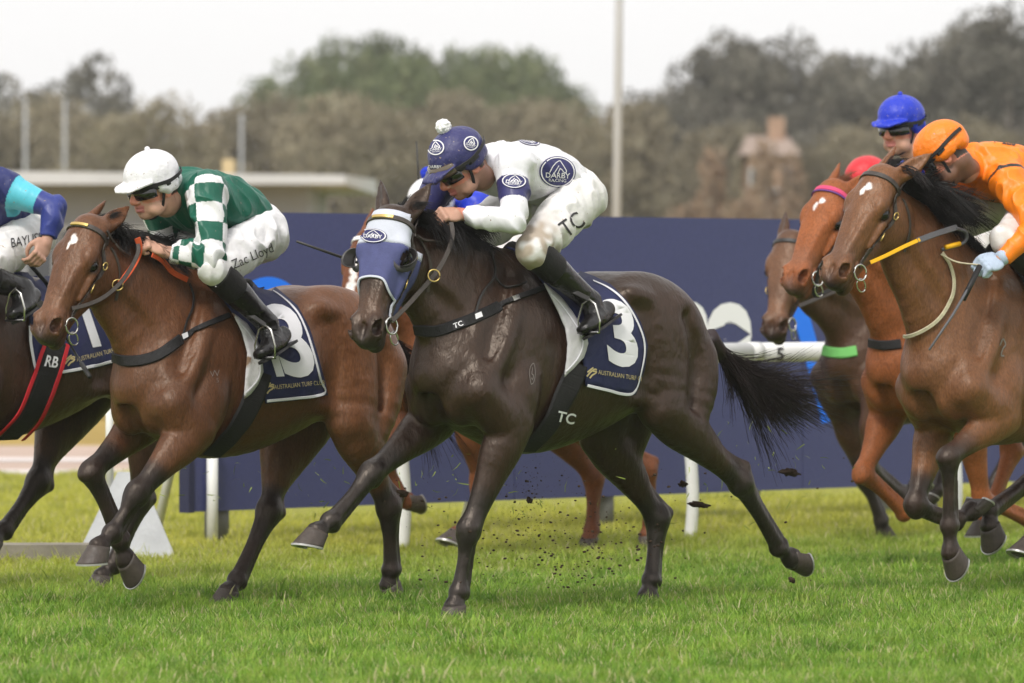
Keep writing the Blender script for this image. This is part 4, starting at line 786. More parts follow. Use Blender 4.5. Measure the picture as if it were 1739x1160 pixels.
def rider(sp):
    fr = sp['frame']; px = lambda q: fr.pix(*q); L = fr.L; vox = sp.get('voxel', .0045)
    mir = lambda p: fr.W(fr.loc(p)[0], -fr.loc(p)[1], fr.loc(p)[2])
    J = {k: px(v) for k, v in sp['near'].items()}
    Fj = {k: mir(p) for k, p in J.items()}
    for k, v in sp.get('far', {}).items(): Fj[k] = px(v)
    H = px(sp['head_at']); Hr = head_frame(*sp['head']); hs_ = sp.get('head_size', 1.0); h = lambda x, y, z: H + Hr @ (V(x, y, z) * hs_)
    nb = px(sp['neck']); tor = [(px((x, y, 0)), a, b) for x, y, a, b in sp['torso']]
    up = nrm(tor[0][0] - tor[-1][0])
    root = empty('person', fr.W(fr.loc(tor[-1][0])[0], 0, fr.loc(tor[-1][0])[2]), sp['label'], 'jockey', 'jockeys riding in the race')
    out = dict(root=root, J=J, Fj=Fj, h=h, Hr=Hr, H=H)
    skin = np.array(sp.get('skin', SKIN))
    # ---- body: one skin from head to hands and feet (the clothed parts slimmer than the clothes)
    B = Body(vox); T = lambda st, lat=L, k=.02, op='+', sub=3: B.tube([(*p, a, b) for p, a, b in st], lat, k, op, sub)
    EL = lambda c, r, k=.015, op='+': B.ell(c, V(*r) * hs_, Hr, k, op)
    if sp.get('face', True):
        EL(h(0, -.03, -.01), (.076, .10, .096)); EL(h(0, .03, .028), (.063, .095, .070), .02); EL(h(0, .078, .035), (.050, .048, .055), .02); EL(h(0, .108, .068), (.022, .018, .020), .015)
        T([(h(0, -.012, .088), .010, .010), (h(0, .018, .104), .011, .012), (h(0, .040, .116), .014, .013), (h(0, .050, .103), .010, .010)], Hr[:, 0], .010)
        for sd in (1, -1):
            EL(h(sd * .045, .030, .062), (.022, .020, .022), .015); EL(h(sd * .014, .046, .104), (.010, .009, .012), .006); EL(h(sd * .079, .020, -.012), (.009, .033, .021), .006)
            EL(h(sd * .085, .018, -.008), (.006, .018, .011), .004, '-'); EL(h(sd * .032, -.004, .083), (.021, .014, .014), .008, '-')
            EL(h(sd * .047, .085, .03), (.02, .03, .04), .015)
        T([(h(-.024, .071, .082), .006, .006), (h(0, .068, .097), .007, .007), (h(.024, .071, .082), .006, .006)], Hr[:, 0], .006)
        T([(h(-.021, .081, .082), .006, .007), (h(0, .083, .096), .008, .008), (h(.021, .081, .082), .006, .007)], Hr[:, 0], .006)
        T([(h(-.026, .0755, .088), .003, .003), (h(0, .0755, .104), .0035, .0035), (h(.026, .0755, .088), .003, .003)], Hr[:, 0], .004, '-')
        T([(h(0, .06, -.035), .056, .058), (h(0, .11, -.03) * .7 + nb * .3, .054, .056), (nb, .06, .06), (tor[0][0], .08, .08)], Hr[:, 0], .02)
    else: EL(h(0, 0, 0), (.075, .11, .09)); T([(h(0, .06, -.03), .055, .055), (nb, .06, .06), (tor[0][0], .08, .08)])
    T([(p, a * .78, b * .74) for p, a, b in tor], k=.03)
    for j, sd in ((J, 1), (Fj, -1)):
        T([(j['shoulder'], .035, .035), (j['elbow'], .020, .020), (j['elbow'] * .45 + j['wrist'] * .55, .024, .026), (j['wrist'], .022, .027), (j['wrist'] + nrm(j['hand'] - j['wrist']) * .02, .022, .028)], k=.012)
        T([(tor[1][0] * .5 + j['shoulder'] * .5, .06, .06), (j['shoulder'], .05, .05)], k=.03)
        T([(j['hip'], .07, .07), (j['knee'] * .9 + j['hip'] * .1, .035, .035)], k=.02, sub=1); T([(j['knee'], .03, .03), (j['ankle'], .024, .026)], k=.01, sub=1)
        T([(tor[-1][0], .09, .09), (j['hip'], .08, .08)], k=.03)
        if (sd == 1 and sp.get('near_hand', True)) or (sd == -1 and sp.get('far_hand', True)):
            hd = j['hand'] - j['wrist']; bk = sp.get('back', V(0, 0, 1) * .8 + L * sd * .7); hand_sdf(B, j['wrist'], hd, np.asarray(bk) if sd == 1 else np.asarray(V(0, 0, 1) * .8 - L * .7), sp.get('thumb', fr.Z * .6 - L * sd * .4) if sd == 1 else fr.Z * .6 + L * .4, sp.get('grip', 1.0), .98)
    v, f = B.mesh(); v = relax(v, f, 1, .35)
    C = np.tile(skin, (len(v), 1)); ql = (v - H) @ Hr / hs_
    n_ = nz(v, 22, 4); C *= (1 + .12 * n_)[:, None]
    inh = np.abs(ql).max(1) < .16
    lip = inh & (np.abs(ql[:, 0]) < .03) & (ql[:, 1] > .062) & (ql[:, 1] < .092) & (ql[:, 2] > .086); C[lip] = np.array((.42, .15, .13)) * skin / np.array(SKIN)
    red = inh & ((np.abs(ql - V(0, .04, .11)).max(1) < .022) | ((np.abs(np.abs(ql[:, 0]) - .047) < .018) & (np.abs(ql[:, 1] - .035) < .02)) | (np.abs(ql[:, 0]) > .074)); C[red] *= V(1.12, .78, .74)
    if sp.get('stubble') is not None: st_ = inh & (ql[:, 1] > .055) & (ql[:, 1] < .14) & ~lip & (ql[:, 2] < .11); C[st_] *= sp['stubble']
    hair = inh & (ql[:, 1] < -.015) & (ql[:, 2] < .06) | (inh & (ql[:, 2] < -.045) & (ql[:, 1] < .05)); C[hair] = sp.get('hair', (.04, .025, .016))
    mesh_obj('body', v, f, M['skin'], root, cols=C); out['skin_tree'] = bvh(v, f)
    # ---- silks
    B = Body(sp.get('silk_vox', vox * 1.15)); T = lambda st, lat=L, k=.02, op='+', sub=3: B.tube([(*p, a, b) for p, a, b in st], lat, k, op, sub)
    top = tor[:-1] if sp.get('tuck', True) else tor
    dn_ = nrm(nb - tor[0][0]); T([(nb + dn_ * (sp.get('collar', .012) - .02), .066, .064), (nb * .3 + tor[0][0] * .7, .085, .082)] + top, k=.03)
    el = sp.get('sleeve_end', .93); loose = sp.get('loose', 1.0)
    for j, sd in ((J, 1), (Fj, -1)):
        e, w, s_ = j['elbow'], j['wrist'], j['shoulder']
        T([(tor[1][0] * .62 + s_ * .38, .085, .085), (s_, .078, .080)], k=.045)
        T([(s_, .076, .078), (s_ * .5 + e * .5, .059 * loose, .062 * loose), (e * .85 + s_ * .15, .050 * loose, .053 * loose), (e, .047 * loose, .049 * loose), (e * .85 + w * .15, .048 * loose, .050 * loose), (e * .5 + w * .5, .042 * loose, .044 * loose), (e * (1 - el) + w * el, .033, .036)], k=.025, sub=4)
        d = nrm(w - e); c = e * (1 - el) + w * el; B.half(c, d, c - .10, c + .10)
    d = nrm(nb - tor[0][0]); c = nb + d * sp.get('collar', .012); B.half(c, d, c - .12, c + .12)
    v, f = B.mesh(); v = folds(v, f, sp.get('fold', .016), up * .6 + V(0, 0, .5), 13, .35, sp.get('seed', 0)); v = relax(v, f, 1, .4)
    C = sp['silk'](v, out, tor)
    out['silk'] = mesh_obj('silks', v, f, M['silk'], root, cols=np.asarray(C)); out['silk_tree'] = bvh(v, f)
    # ---- breeches
    B = Body(vox * 1.15); T = lambda st, lat=L, k=.02, op='+', sub=3: B.tube([(*p, a, b) for p, a, b in st], lat, k, op, sub)
    T([(tor[-2][0] * .75 + tor[-1][0] * .25, tor[-2][1] * .95, tor[-2][2] * .94), (tor[-1][0], tor[-1][1], tor[-1][2])], k=.03)
    for j, sd in ((J, 1), (Fj, -1)):
        hp, kn, an = j['hip'], j['knee'], j['ankle']
        B.ell(hp + (tor[-1][0] - hp) * .25 - nrm(kn - hp) * .035, (.098, .086, .102), None, .05)
        T([(hp - nrm(kn - hp) * .005, .093, .100), (hp * .72 + kn * .28, .088, .098), (hp * .35 + kn * .65, .080, .090), (kn * .93 + hp * .07, .062, .068), (kn, .057, .062), (kn * .9 + an * .1, .055, .060), (kn * .72 + an * .28, .050, .053)], k=.03, sub=4)
        B.ell(kn + nrm(kn - hp * .5 - an * .5) * .018, .040, None, .04)
    v, f = B.mesh(); v = folds(v, f, .0145, nrm(np.cross(J['knee'] - J['hip'], L)) * .8 + L * .5, 13, .22, 5); v = relax(v, f, 1, .4)
    C = np.tile(np.array(sp.get('pants', (.74, .72, .71))), (len(v), 1))
    mud = np.exp(-((np.linalg.norm(v - J['knee'], axis=1) / .13) ** 2)) * sp.get('mud', .35); mud = np.clip(mud * (1 + 1.9 * nz(v, 24, 2)), 0, .85)[:, None]; C = C * (1 - mud) + np.array((.36, .28, .20)) * mud
    out['pants'] = mesh_obj('breeches', v, f, M['breeches'], root, cols=C); out['pants_tree'] = bvh(v, f)
    # ---- boots
    for j, sd in ((J, 1), (Fj, -1)):
        if sd == -1 and not sp.get('far_boot', True): continue
        kn, an, heel, toe = j['knee'], j['ankle'], j['heel'], j['toe']; B = Body(vox * 1.1)
        T = lambda st, lat=L, k=.02, op='+', sub=3: B.tube([(*p, a, b) for p, a, b in st], lat, k, op, sub)
        T([(kn * .86 + an * .14, .058, .062), (kn * .62 + an * .38, .056, .062), (kn * .35 + an * .65, .046, .052), (an, .037, .045)], k=.015)
        ft = nrm(toe - heel); ln = np.linalg.norm(toe - heel)
        T([(heel + nrm(an - heel) * .02, .034, .036), (heel + ft * ln * .35, .036, .040), (heel + ft * ln * .72, .042, .033), (toe - ft * .01, .034, .024)], k=.03, lat=nrm(np.cross(ft, nrm(an - heel))))
        T([(an, .036, .044), (heel * .6 + toe * .4 + nrm(an - heel) * .03, .036, .040)], k=.03)
        v, f = B.mesh(); t = ((v - kn) @ (an - kn)) / ((an - kn) @ (an - kn))
        vd = folds(v, f, .0045, L, 26, .25, 8); wgt = np.exp(-((t - .95) / .25) ** 2)[:, None] * .8 + .2; v = v * (1 - wgt) + vd * wgt
        bo = mesh_obj('boot', v, f, M['boot'], root)
        sole = MB(); n3 = nrm(np.cross(np.cross(ft, nrm(an - heel)), ft)); sd3 = np.cross(n3, ft)
        vs_ = []; prof = [(-.03, .025), (.0, .033), (ln * .3, .030), (ln * .7, .042), (ln * .95, .032), (ln + .012, .012)]
        for x, wd in prof:
            for yy, zz in ((1, 0), (-1, 0), (-1, -.010), (1, -.010)): vs_.append(heel + ft * x + sd3 * wd * yy - n3 * .030 + n3 * zz)
        sole.add(vs_, [(i * 4 + k, i * 4 + (k + 1) % 4, i * 4 + 4 + (k + 1) % 4, i * 4 + 4 + k) for i in range(len(prof) - 1) for k in range(4)] + [(3, 2, 1, 0), (20, 21, 22, 23)])
        sole.build('sole', M['rubber'], bo, smooth=False)
        g = Body(vox * 1.1); g.tube([(*(kn * .95 + an * .05), .064, .070), (*(kn * .76 + an * .24), .0615, .0665), (*(kn * .60 + an * .40), .058, .064)], L, .01, sub=3)
        c = kn * .93 + an * .07; g.half(c, kn - an, c - .12, c + .12); c = kn * .60 + an * .40; g.half(c, an - kn, c - .12, c + .12)
        gv, gf = g.mesh(); mesh_obj('gaiter', gv, gf, M['stretch'], root)
        if sd == 1: out['boot_tree'] = bvh(v, f); out['gaiter_tree'] = bvh(gv, gf)
    # ---- helmet and silk cap, goggles
    B = Body(vox); B.ell(h(0, -.052, -.010), V(.104, .098, .124) * hs_, Hr, .02)
    cut = h(0, .000, 0); nn = Hr @ nrm(V(0, 1, .10)); B.half(cut, nn, H - .2, H + .2)
    B.tube([(*h(0, -.030, .07), .095 * hs_, .014 * hs_), (*h(0, -.022, .125), .080 * hs_, .010 * hs_), (*h(0, -.010, .158), .052 * hs_, .006 * hs_)], Hr[:, 0], .012, sub=3)
    for sd in (1, -1): B.ell(h(sd * .082, -.005, -.02), V(.020, .035, .055) * hs_, Hr, .02)
    B.ell(h(0, -.01, -.085), V(.075, .04, .04) * hs_, Hr, .02)
    v, f = B.mesh(); q = (v - H) @ Hr
    wv = folds(v, f, .0085, Hr[:, 1], 17, .35, sp.get('seed', 0) + 3); ww = np.clip((q[:, 1] + .10) / .09, .15, 1)[:, None]; v = v * (1 - ww) + wv * ww; v = relax(v, f, 1, .4)
    cp = mesh_obj('helmet', v, f, sp['cap'], root); out['cap'] = cp; out['cap_tree'] = bvh(v, f)
    # band round the cap
    th = np.linspace(-2.75, 2.75, 40); pts = []; no = []
    for a in th:
        x, z = math.sin(a), math.cos(a); y = -.020 - .022 * (z < 0) * (-z) + .008 * z; k = math.sqrt(max(1 - ((y + .052) / .098) ** 2, .05)) * 1.035; pts.append(h(x * (.106 + .006 * (abs(x) > .6)) * k, y, -.010 + z * .1265 * k)); no.append(Hr @ nrm(V(x, 0, z)))
    if sp.get('band', True): MB().ribbon(pts, no, .016 * hs_, .002).build('cap_band', M['rubber'], root)
    if sp.get('bobble'):
        if sp['bobble'] == 'pom':
            B = Body(.003); c = h(0, -.168, -.015); B.ell(c, .031, None, .01); v, f = B.mesh(); v = v + normals(v, f) * (.006 * nz(v, 130, 1))[:, None]; mesh_obj('pompom', v, f, sp.get('bobble_mat', M['white']), cp)
        else: MB().ball(h(0, -.153, -.012), .012, 8).build('button', sp['cap'], cp)
    # goggles: a wrap-round lens with a soft frame, strap to the back of the helmet
    def lens(y0, x_, zz, r_, name, m):
        vs_ = []; us = np.linspace(-1.15, 1.15, 25); n = len(us)
        for u in us:
            hh = .027 * (1 - .28 * abs(u / 1.15) ** 3) - .010 * math.exp(-(u / .16) ** 2)
            for yy in (-.024 * (1 - .3 * abs(u / 1.15) ** 3), hh * .3, hh):
                bul = 1 + .0 * yy; vs_.append(h(math.sin(u) * r_, y0 + yy, zz + math.cos(u) * r_ * 1.06 - (yy / .03) ** 2 * .006))
            vs_.append(h(math.sin(u) * (r_ - .014), y0 + hh, zz + math.cos(u) * (r_ - .014) * 1.06)); vs_.append(h(math.sin(u) * (r_ - .014), y0 - .024, zz + math.cos(u) * (r_ - .014) * 1.06))
        fs = [(i * 5 + k, i * 5 + (k + 1) % 5, i * 5 + 5 + (k + 1) % 5, i * 5 + 5 + k) for i in range(n - 1) for k in range(5)] + [(4, 3, 2, 1, 0), tuple(range(n * 5 - 5, n * 5))]
        return mesh_obj(name, vs_, fs, m, root)
    if sp.get('face', True):
        gl = lens(.012, 0, .012, .095, 'goggles', M['lens'])
        th = np.linspace(1.0, 2 * math.pi - 1.0, 30); pts = []; no = []
        for a in th:
            x, z = math.sin(a), math.cos(a); pts.append(h(x * .096 * (1 + .12 * (z < 0)), .004 - .028 * (1 - z) * .5, .005 + z * .10 * (1 + .30 * (z < 0)))); no.append(Hr @ V(x, 0, z))
        MB().ribbon(pts, no, .018, .002).build('strap', M['rubber'], gl)
        if sp.get('spare', False):
            g2 = lens(-.026, 0, .030, .098, 'goggles', sp.get('spare_mat', M['lens']))
        st = MB()
        for sd in (1, -1): st.ribbon(catmull([h(sd * .083, -.005, .012), h(sd * .077, .04, .012), h(sd * .062, .085, .018), h(sd * .03, .122, .035), h(0, .130, .045)], 4), [Hr @ V(sd, .3, .2)] * 17, .014, .002)
        st.build('chin_strap', M['rubber'], root)
    # cuff / glove
    if sp.get('cuff'):
        j = J; d = nrm(j['wrist'] - j['elbow']); c = j['elbow'] * (1 - el) + j['wrist'] * el; MB().tube([c - d * .02, c + d * .022], [.037, .036], 16).build('cuff', sp['cuff'], root)
    return out
def plain(col): return lambda v, o, t: np.tile(np.array(col), (len(v), 1))
def arm_uv(v, j):                                        # along the arm (0 shoulder, 1 elbow, 2 wrist), angle round it, distance from its line
    s, e, w = j['shoulder'], j['elbow'], j['wrist']; best = np.full(len(v), 9.); T = np.zeros(len(v)); A = np.zeros(len(v))
    side = nrm(np.cross(e - s, w - e))
    for i, (a, b) in enumerate(((s, e), (e, w))):
        d = b - a; t = np.clip((v - a) @ d / (d @ d), -.3 if i == 0 else 0, 1 if i == 0 else 1.2); q = v - a - np.outer(t, d); r = np.linalg.norm(q, axis=1); m = r < best
        y = np.cross(nrm(d), side); A[m] = np.arctan2(q @ side, q @ y)[m]; T[m] = (t + i)[m]; best[m] = r[m]
    return T, A, best
def silk_white(v, o, t):
    C = np.tile(np.array((.74, .73, .77)), (len(v), 1))
    for j in (o['J'], o['Fj']):
        T, A, r = arm_uv(v, j); m = (r < .10) & (T > .30) & (T < .66); C[m] = NAVY
    C[(np.linalg.norm(v - o['Fj']['elbow'], axis=1) < .16)] = NAVY
    return C
def silk_green(v, o, t):
    g = srgb(22, 92, 74); C = np.tile(np.array(g), (len(v), 1))
    for j in (o['J'], o['Fj']):
        T, A, r = arm_uv(v, j); m = (r < .098) & (T > -.12); k = (np.floor(T * 3.6) + np.floor((A + .5) / (math.pi / 2))).astype(int) % 2 == 0; C[m & k] = WHITE
        cuffm = m & (T > 1.80); C[cuffm] = WHITE
    return C
def silk_orange(v, o, t):
    C = np.tile(np.array((.90, .22, .008)), (len(v), 1))
    for j in (o['J'], o['Fj']):
        T, A, r = arm_uv(v, j); m = (r < .11) & (((np.abs(T + .02) < .035) & (r < .10)) | ((T > 0) & (np.abs(A - 1.1) < .19))); C[m] = (.02, .016, .016)
    return C
def silk_blue_bands(v, o, t):
    C = np.tile(np.array((.018, .025, .12)), (len(v), 1))
    for j in (o['J'], o['Fj']):
        T, A, r = arm_uv(v, j); C[(r < .12) & (T > .22) & (T < .72)] = (.10, .50, .62); C[(r < .10) & (T > .72)] = (.03, .045, .22)
    return C
ROYAL = (.012, .035, .48)
def shift(q, dx, dy=0): return {k: (x + dx, y + dy, w) for k, (x, y, w) in q.items()}
nearA = dict(shoulder=(872, 284, .17), elbow=(872, 376, .27), wrist=(784, 364, .10), hand=(745, 366, .07), hip=(978, 340, .12), knee=(903, 424, .26), ankle=(1003, 512, .27), heel=(1036, 528, .27), toe=(990, 560, .33))
RA = rider(dict(frame=frA, near=nearA, far=dict(wrist=(715, 372, -.08), hand=(690, 378, -.08)), head_at=(781, 279, .02), head=(60, -32, 0), collar=.06, silk_vox=.004, spare=True, neck=(830, 278, 0),
    torso=[(852, 284, .14, .095), (874, 290, .175, .120), (908, 295, .165, .118), (940, 308, .150, .108), (968, 338, .165, .120)], label='person in white and navy silks with pompom cap crouched on the hooded horse',
    silk=silk_white, cap=cap_mat('navy_cap', NAVY), bobble='pom', mud=1.0, seed=1, stubble=V(.8, .8, .8), spare_mat=mat('tan_lens', (.10, .075, .05), .15, .7)))
nearB = dict(shoulder=(352, 322, .17), elbow=(360, 436, .26), wrist=(280, 428, .10), hand=(236, 408, .06), hip=(440, 398, .12), knee=(364, 458, .26), ankle=(455, 550, .27), heel=(486, 572, .27), toe=(440, 602, .33))
RB = rider(dict(frame=frB, near=nearB, far=dict(elbow=(290, 420, -.20)), head_at=(258, 316, .02), head=(46, -14, 0), collar=.04, silk_vox=.0036, neck=(298, 322, 0),
    torso=[(318, 330, .14, .10), (338, 342, .180, .130), (372, 352, .175, .130), (405, 368, .160, .118), (428, 398, .170, .122)], label='person in green silks with white checked sleeves and white cap on the bay',
    silk=silk_green, cap=cap_mat('white_cap', (.74, .73, .76)), bobble='button', sleeve_end=.86, seed=2, fold=.021, loose=1.15, pants=(.76, .75, .76), skin=(.58, .33, .24), hair=(.06, .035, .02), mud=.15))
nearC = dict(shoulder=(5, 318, .17), elbow=(90, 352, .37), wrist=(80, 408, .38), hand=(60, 446, .38), hip=(45, 400, .12), knee=(-43, 466, .26), ankle=(62, 553, .27), heel=(93, 575, .27), toe=(47, 602, .33))
nearC.update(ankle=(40, 490, .27), heel=(62, 505, .27), toe=(20, 535, .33))
RC = rider(dict(frame=frC, near=nearC, far=dict(elbow=(-100, 420, -.2), wrist=(-110, 425, -.1), hand=(-150, 410, -.06)), head_at=(-120, 325, .02), head=(50, -20, 0), neck=(-85, 328, 0), face=False, voxel=.0055, silk_vox=.0038,
    torso=[(-66, 335, .14, .10), (-46, 345, .180, .130), (-20, 352, .175, .125), (10, 368, .160, .115), (33, 400, .170, .122)], label='person in navy and light blue silks at the head of the field',
    silk=silk_blue_bands, cap=cap_mat('dark_cap', (.02, .03, .12)), sleeve_end=.9, grip=.55, seed=3, mud=.1, back=V(.7, -.6, .2)))
nearD = dict(shoulder=(1712, 306, .17), elbow=(1756, 388, .38), wrist=(1702, 440, .31), hand=(1662, 454, .28), hip=(1790, 335, .12), knee=(1706, 408, .27), ankle=(1806, 500, .27), heel=(1838, 516, .27), toe=(1792, 548, .33))
RD = rider(dict(frame=frD, near=nearD, far=dict(elbow=(1600, 372, -.2), wrist=(1575, 385, -.08), hand=(1545, 380, -.06)), head_at=(1604, 264, .02), head=(104, -36, 0), collar=.10, silk_vox=.0042, near_hand=False, neck=(1645, 284, 0), skin=(.46, .24, .16), stubble=V(.35, .32, .3),
    torso=[(1668, 285, .14, .10), (1692, 292, .175, .125), (1722, 297, .165, .12), (1755, 308, .150, .11), (1782, 335, .165, .12)], label='person in orange silks with black seams on the bay with the yellow rein',
    silk=silk_orange, cap=cap_mat('orange_cap', (.88, .21, .01)), seed=4, sleeve_end=.96, spare=False))
nearE = dict(shoulder=(1640, 300, .17), elbow=(1640, 378, .26), wrist=(1560, 375, .1), hand=(1525, 375, .06), hip=(1715, 350, .12), knee=(1645, 425, .26), ankle=(1732, 505, .27), heel=(1760, 520, .27), toe=(1720, 545, .33))
RE = rider(dict(frame=frE, near=nearE, far=dict(), head_at=(1529, 215, -.05), head=(38, -5, 0), neck=(1562, 258, 0), voxel=.0055,
    torso=[(1580, 268, .14, .10), (1602, 288, .175, .125), (1632, 305, .165, .12), (1672, 325, .150, .11), (1705, 350, .165, .12)], label='person in bright blue silks and blue cap on the chestnut',
    silk=plain(ROYAL), cap=cap_mat('royal_cap', ROYAL), seed=5, skin=(.60, .33, .24), bobble='button'))
nearF = dict(shoulder=(1545, 325, .17), elbow=(1545, 395, .26), wrist=(1470, 392, .1), hand=(1442, 392, .06), hip=(1620, 370, .12), knee=(1555, 435, .26), ankle=(1632, 505, .27), heel=(1655, 520, .27), toe=(1620, 540, .33))
RF = rider(dict(frame=frF, near=nearF, far=dict(), head_at=(1472, 314, .02), head=(45, -15, 0), neck=(1505, 318, 0), voxel=.0065,
    torso=[(1522, 322, .14, .10), (1538, 330, .175, .125), (1562, 338, .165, .12), (1590, 350, .150, .11), (1612, 372, .165, .12)], label='person in red cap mostly hidden behind the chestnut and the bay',
    silk=plain((.55, .012, .02)), cap=cap_mat('red_cap', (.60, .02, .03)), seed=6))
nearG = dict(shoulder=(810, 352, .17), elbow=(812, 415, .26), wrist=(745, 412, .1), hand=(715, 412, .06), hip=(890, 385, .12), knee=(835, 450, .26), ankle=(905, 520, .27), heel=(930, 532, .27), toe=(895, 552, .33))
def silk_godol(v, o, t):
    return np.tile(np.array(ROYAL), (len(v), 1))
RG = rider(dict(frame=frG, near=nearG, far=dict(wrist=(690, 405, -.1), hand=(672, 395, -.1)), head_at=(732, 352, .02), head=(45, -15, 0), neck=(768, 362, 0), voxel=.0065,
    torso=[(785, 362, .14, .10), (800, 368, .175, .125), (822, 372, .165, .12), (850, 380, .150, .11), (875, 398, .165, .12)], label='person in blue silks and white cap hidden behind the hooded horse',
    silk=silk_godol, cap=cap_mat('pale_cap', (.74, .73, .76)), bobble='pom', bobble_mat=mat('blue_pom', ROYAL, .8), seed=7))
# ------------------------------------------------------------------ hair, tack, cloths, lettering
def resample(P, step):
    P = np.asarray(P, float); P = catmull(P, 6) if len(P) > 2 else P; d = np.r_[0, np.cumsum(np.linalg.norm(np.diff(P, axis=0), axis=1))]; n = max(2, int(d[-1] / step) + 1); t = np.linspace(0, d[-1], n)
    return np.stack([np.interp(t, d, P[:, i]) for i in range(P.shape[1])], 1)
def lay(tree, path, off=.004, step=3):                  # points lying on a body along a seen path
    pts, no = [], []
    for q in resample(path, step):
        r = hit(tree, q[0], q[1])
        if r is not None: pts.append(r[0] + r[1] * off); no.append(r[1])
    P = np.array(pts)
    for _ in range(2):
        if len(P) > 4: P[1:-1] = (P[:-2] + 2 * P[1:-1] + P[2:]) / 4
    return P, no
def strap(name, tree, path, w, m, parent, off=.004, th=.005, step=3):
    P, no = lay(tree, path, off, step)
    if len(P) < 2: return None
    return MB().ribbon(P, no, w, th).build(name, m, parent)
def hang(name, path, P0, P1, w, m, parent, tree=None, th=.004, off=.010, sag=0):
    """a rein that hangs free between two points, kept in front of the body behind it"""
    q = resample(path, 4); d0 = np.asarray(P0)[1]; d1 = np.asarray(P1)[1]; pts = []; no = []
    for i, (x, y) in enumerate(q):
        t = i / (len(q) - 1); d = d0 * (1 - t) + d1 * t
        if tree is not None:
            r = hit(tree, x, y)
            if r is not None: d = min(d, r[0][1] - off)
        pts.append(at(x, y, d))
    P = np.array(pts)
    for _ in range(6): P[1:-1] = (P[:-2] + 2 * P[1:-1] + P[2:]) / 4
    return MB().ribbon(P, [V(.15, -1, .1)] * len(P), w, th).build(name, m, parent)
def headstrap(name, S, path, w, m, parent, off=.003, th=.004, n=8):
    off += S.get('over', 0)
    """strap round the head: path in head axes, drawn onto the skin"""
    t = S['tree']; P = []; no = []
    for q in catmull(path, n):
        l, nn, i, d = t.find_nearest(Vector(S['HD'](*q))); nn = np.array(nn); P.append(np.array(l) + nn * off); no.append(nn)
    P = np.array(P)
    for _ in range(3): P[1:-1] = (P[:-2] + 2 * P[1:-1] + P[2:]) / 4
    return MB().ribbon(P, no, w, th).build(name, m, parent)
def ring(c, n, R, r=.0042, k=20, e=1.0, ax=None):
    n = nrm(n); a = nrm(np.cross(n, V(0, 0, 1)) if ax is None else ax); b = np.cross(n, a)
    return MB().tube([c + R * (math.cos(t) * a * e + math.sin(t) * b) for t in np.linspace(0, 2 * math.pi, k + 1)], r, 6, False)
def fill2d(poly, step):
    """points and triangles filling an outline"""
    poly = [tuple(p) for p in poly]; bm = bmesh.new(); vs_ = [bm.verts.new((x, y, 0)) for x, y in poly]; bm.faces.new(vs_)
    bmesh.ops.triangulate(bm, faces=bm.faces[:]); 
    for _ in range(7):
        e = [x for x in bm.edges if x.calc_length() > step]
        if not e: break
        bmesh.ops.subdivide_edges(bm, edges=e, cuts=1); bmesh.ops.triangulate(bm, faces=[f for f in bm.faces if len(f.verts) > 3])
    bmesh.ops.beautify_fill(bm, faces=bm.faces[:], edges=bm.edges[:])
    V2 = np.array([v.co[:2] for v in bm.verts]); bm.verts.index_update(); F2 = [tuple(v.index for v in f.verts) for f in bm.faces]; bm.free(); return V2, F2
def text2d(s, step=.12, bold=.02, size=1.0):
    """letters as flat outlines: x to the right from 0, height about 0.72 above the line"""
    c = bpy.data.curves.new('txt', 'FONT'); c.body = s; c.offset = bold; c.size = size; c.resolution_u = 4; o = bpy.data.objects.new('txt', c)
    COL.objects.link(o); dg = bpy.context.evaluated_depsgraph_get(); me = bpy.data.meshes.new_from_object(o.evaluated_get(dg)); bpy.data.objects.remove(o); bpy.data.curves.remove(c)
    bm = bmesh.new(); bm.from_mesh(me); bmesh.ops.triangulate(bm, faces=bm.faces[:])
    for _ in range(4):
        e = [x for x in bm.edges if x.calc_length() > step]
        if not e: break
        bmesh.ops.subdivide_edges(bm, edges=e, cuts=1); bmesh.ops.triangulate(bm, faces=[f for f in bm.faces if len(f.verts) > 3])
    V2 = np.array([v.co[:2] for v in bm.verts]); bm.verts.index_update(); F2 = [tuple(v.index for v in f.verts) for f in bm.faces]; bm.free(); bpy.data.meshes.remove(me); return V2, F2
def print_on(name, tree, V2, F2, org, ux, uy, m, parent, off=.002, maxjump=.12):
    """lay a flat outline on a surface: org = seen place of its zero, ux / uy = its axes"""
    P = []; ok = []
    for x, y in V2:
        q = np.asarray(org, float) + np.asarray(ux, float) * x + np.asarray(uy, float) * y; r = hit(tree, q[0], q[1])
        ok.append(r is not None); P.append(r[0] + r[1] * off if r is not None else np.zeros(3))
    F = [f for f in F2 if all(ok[i] for i in f) and max(np.linalg.norm(P[f[0]] - P[i]) for i in f) < maxjump]
    if not F: return None
    used = sorted({i for f in F for i in f}); mp = {a: b for b, a in enumerate(used)}
    F = [tuple(mp[i] for i in f) for f in F]; P = np.array([P[i] for i in used])
    return mesh_obj(name, P, F, m, parent)
def word(s, tree, org, h_px, m, parent, slope=0, lean=0, off=.002, bold=.02, squeeze=1.0, center=False, name='lettering', right=False):
    V2, F2 = text2d(s, bold=bold, step=.2 if h_px < 30 else .1); k = h_px / .72
    if right: V2[:, 0] -= V2[:, 0].max()
    if center: V2[:, 0] -= (V2[:, 0].max() + V2[:, 0].min()) / 2
    a = math.radians(slope); b = math.radians(slope + lean)
    return print_on(name, tree, V2, F2, org, V(math.cos(a), math.sin(a)) * k * squeeze, V(math.sin(b), -math.cos(b)) * k, m, parent, off)

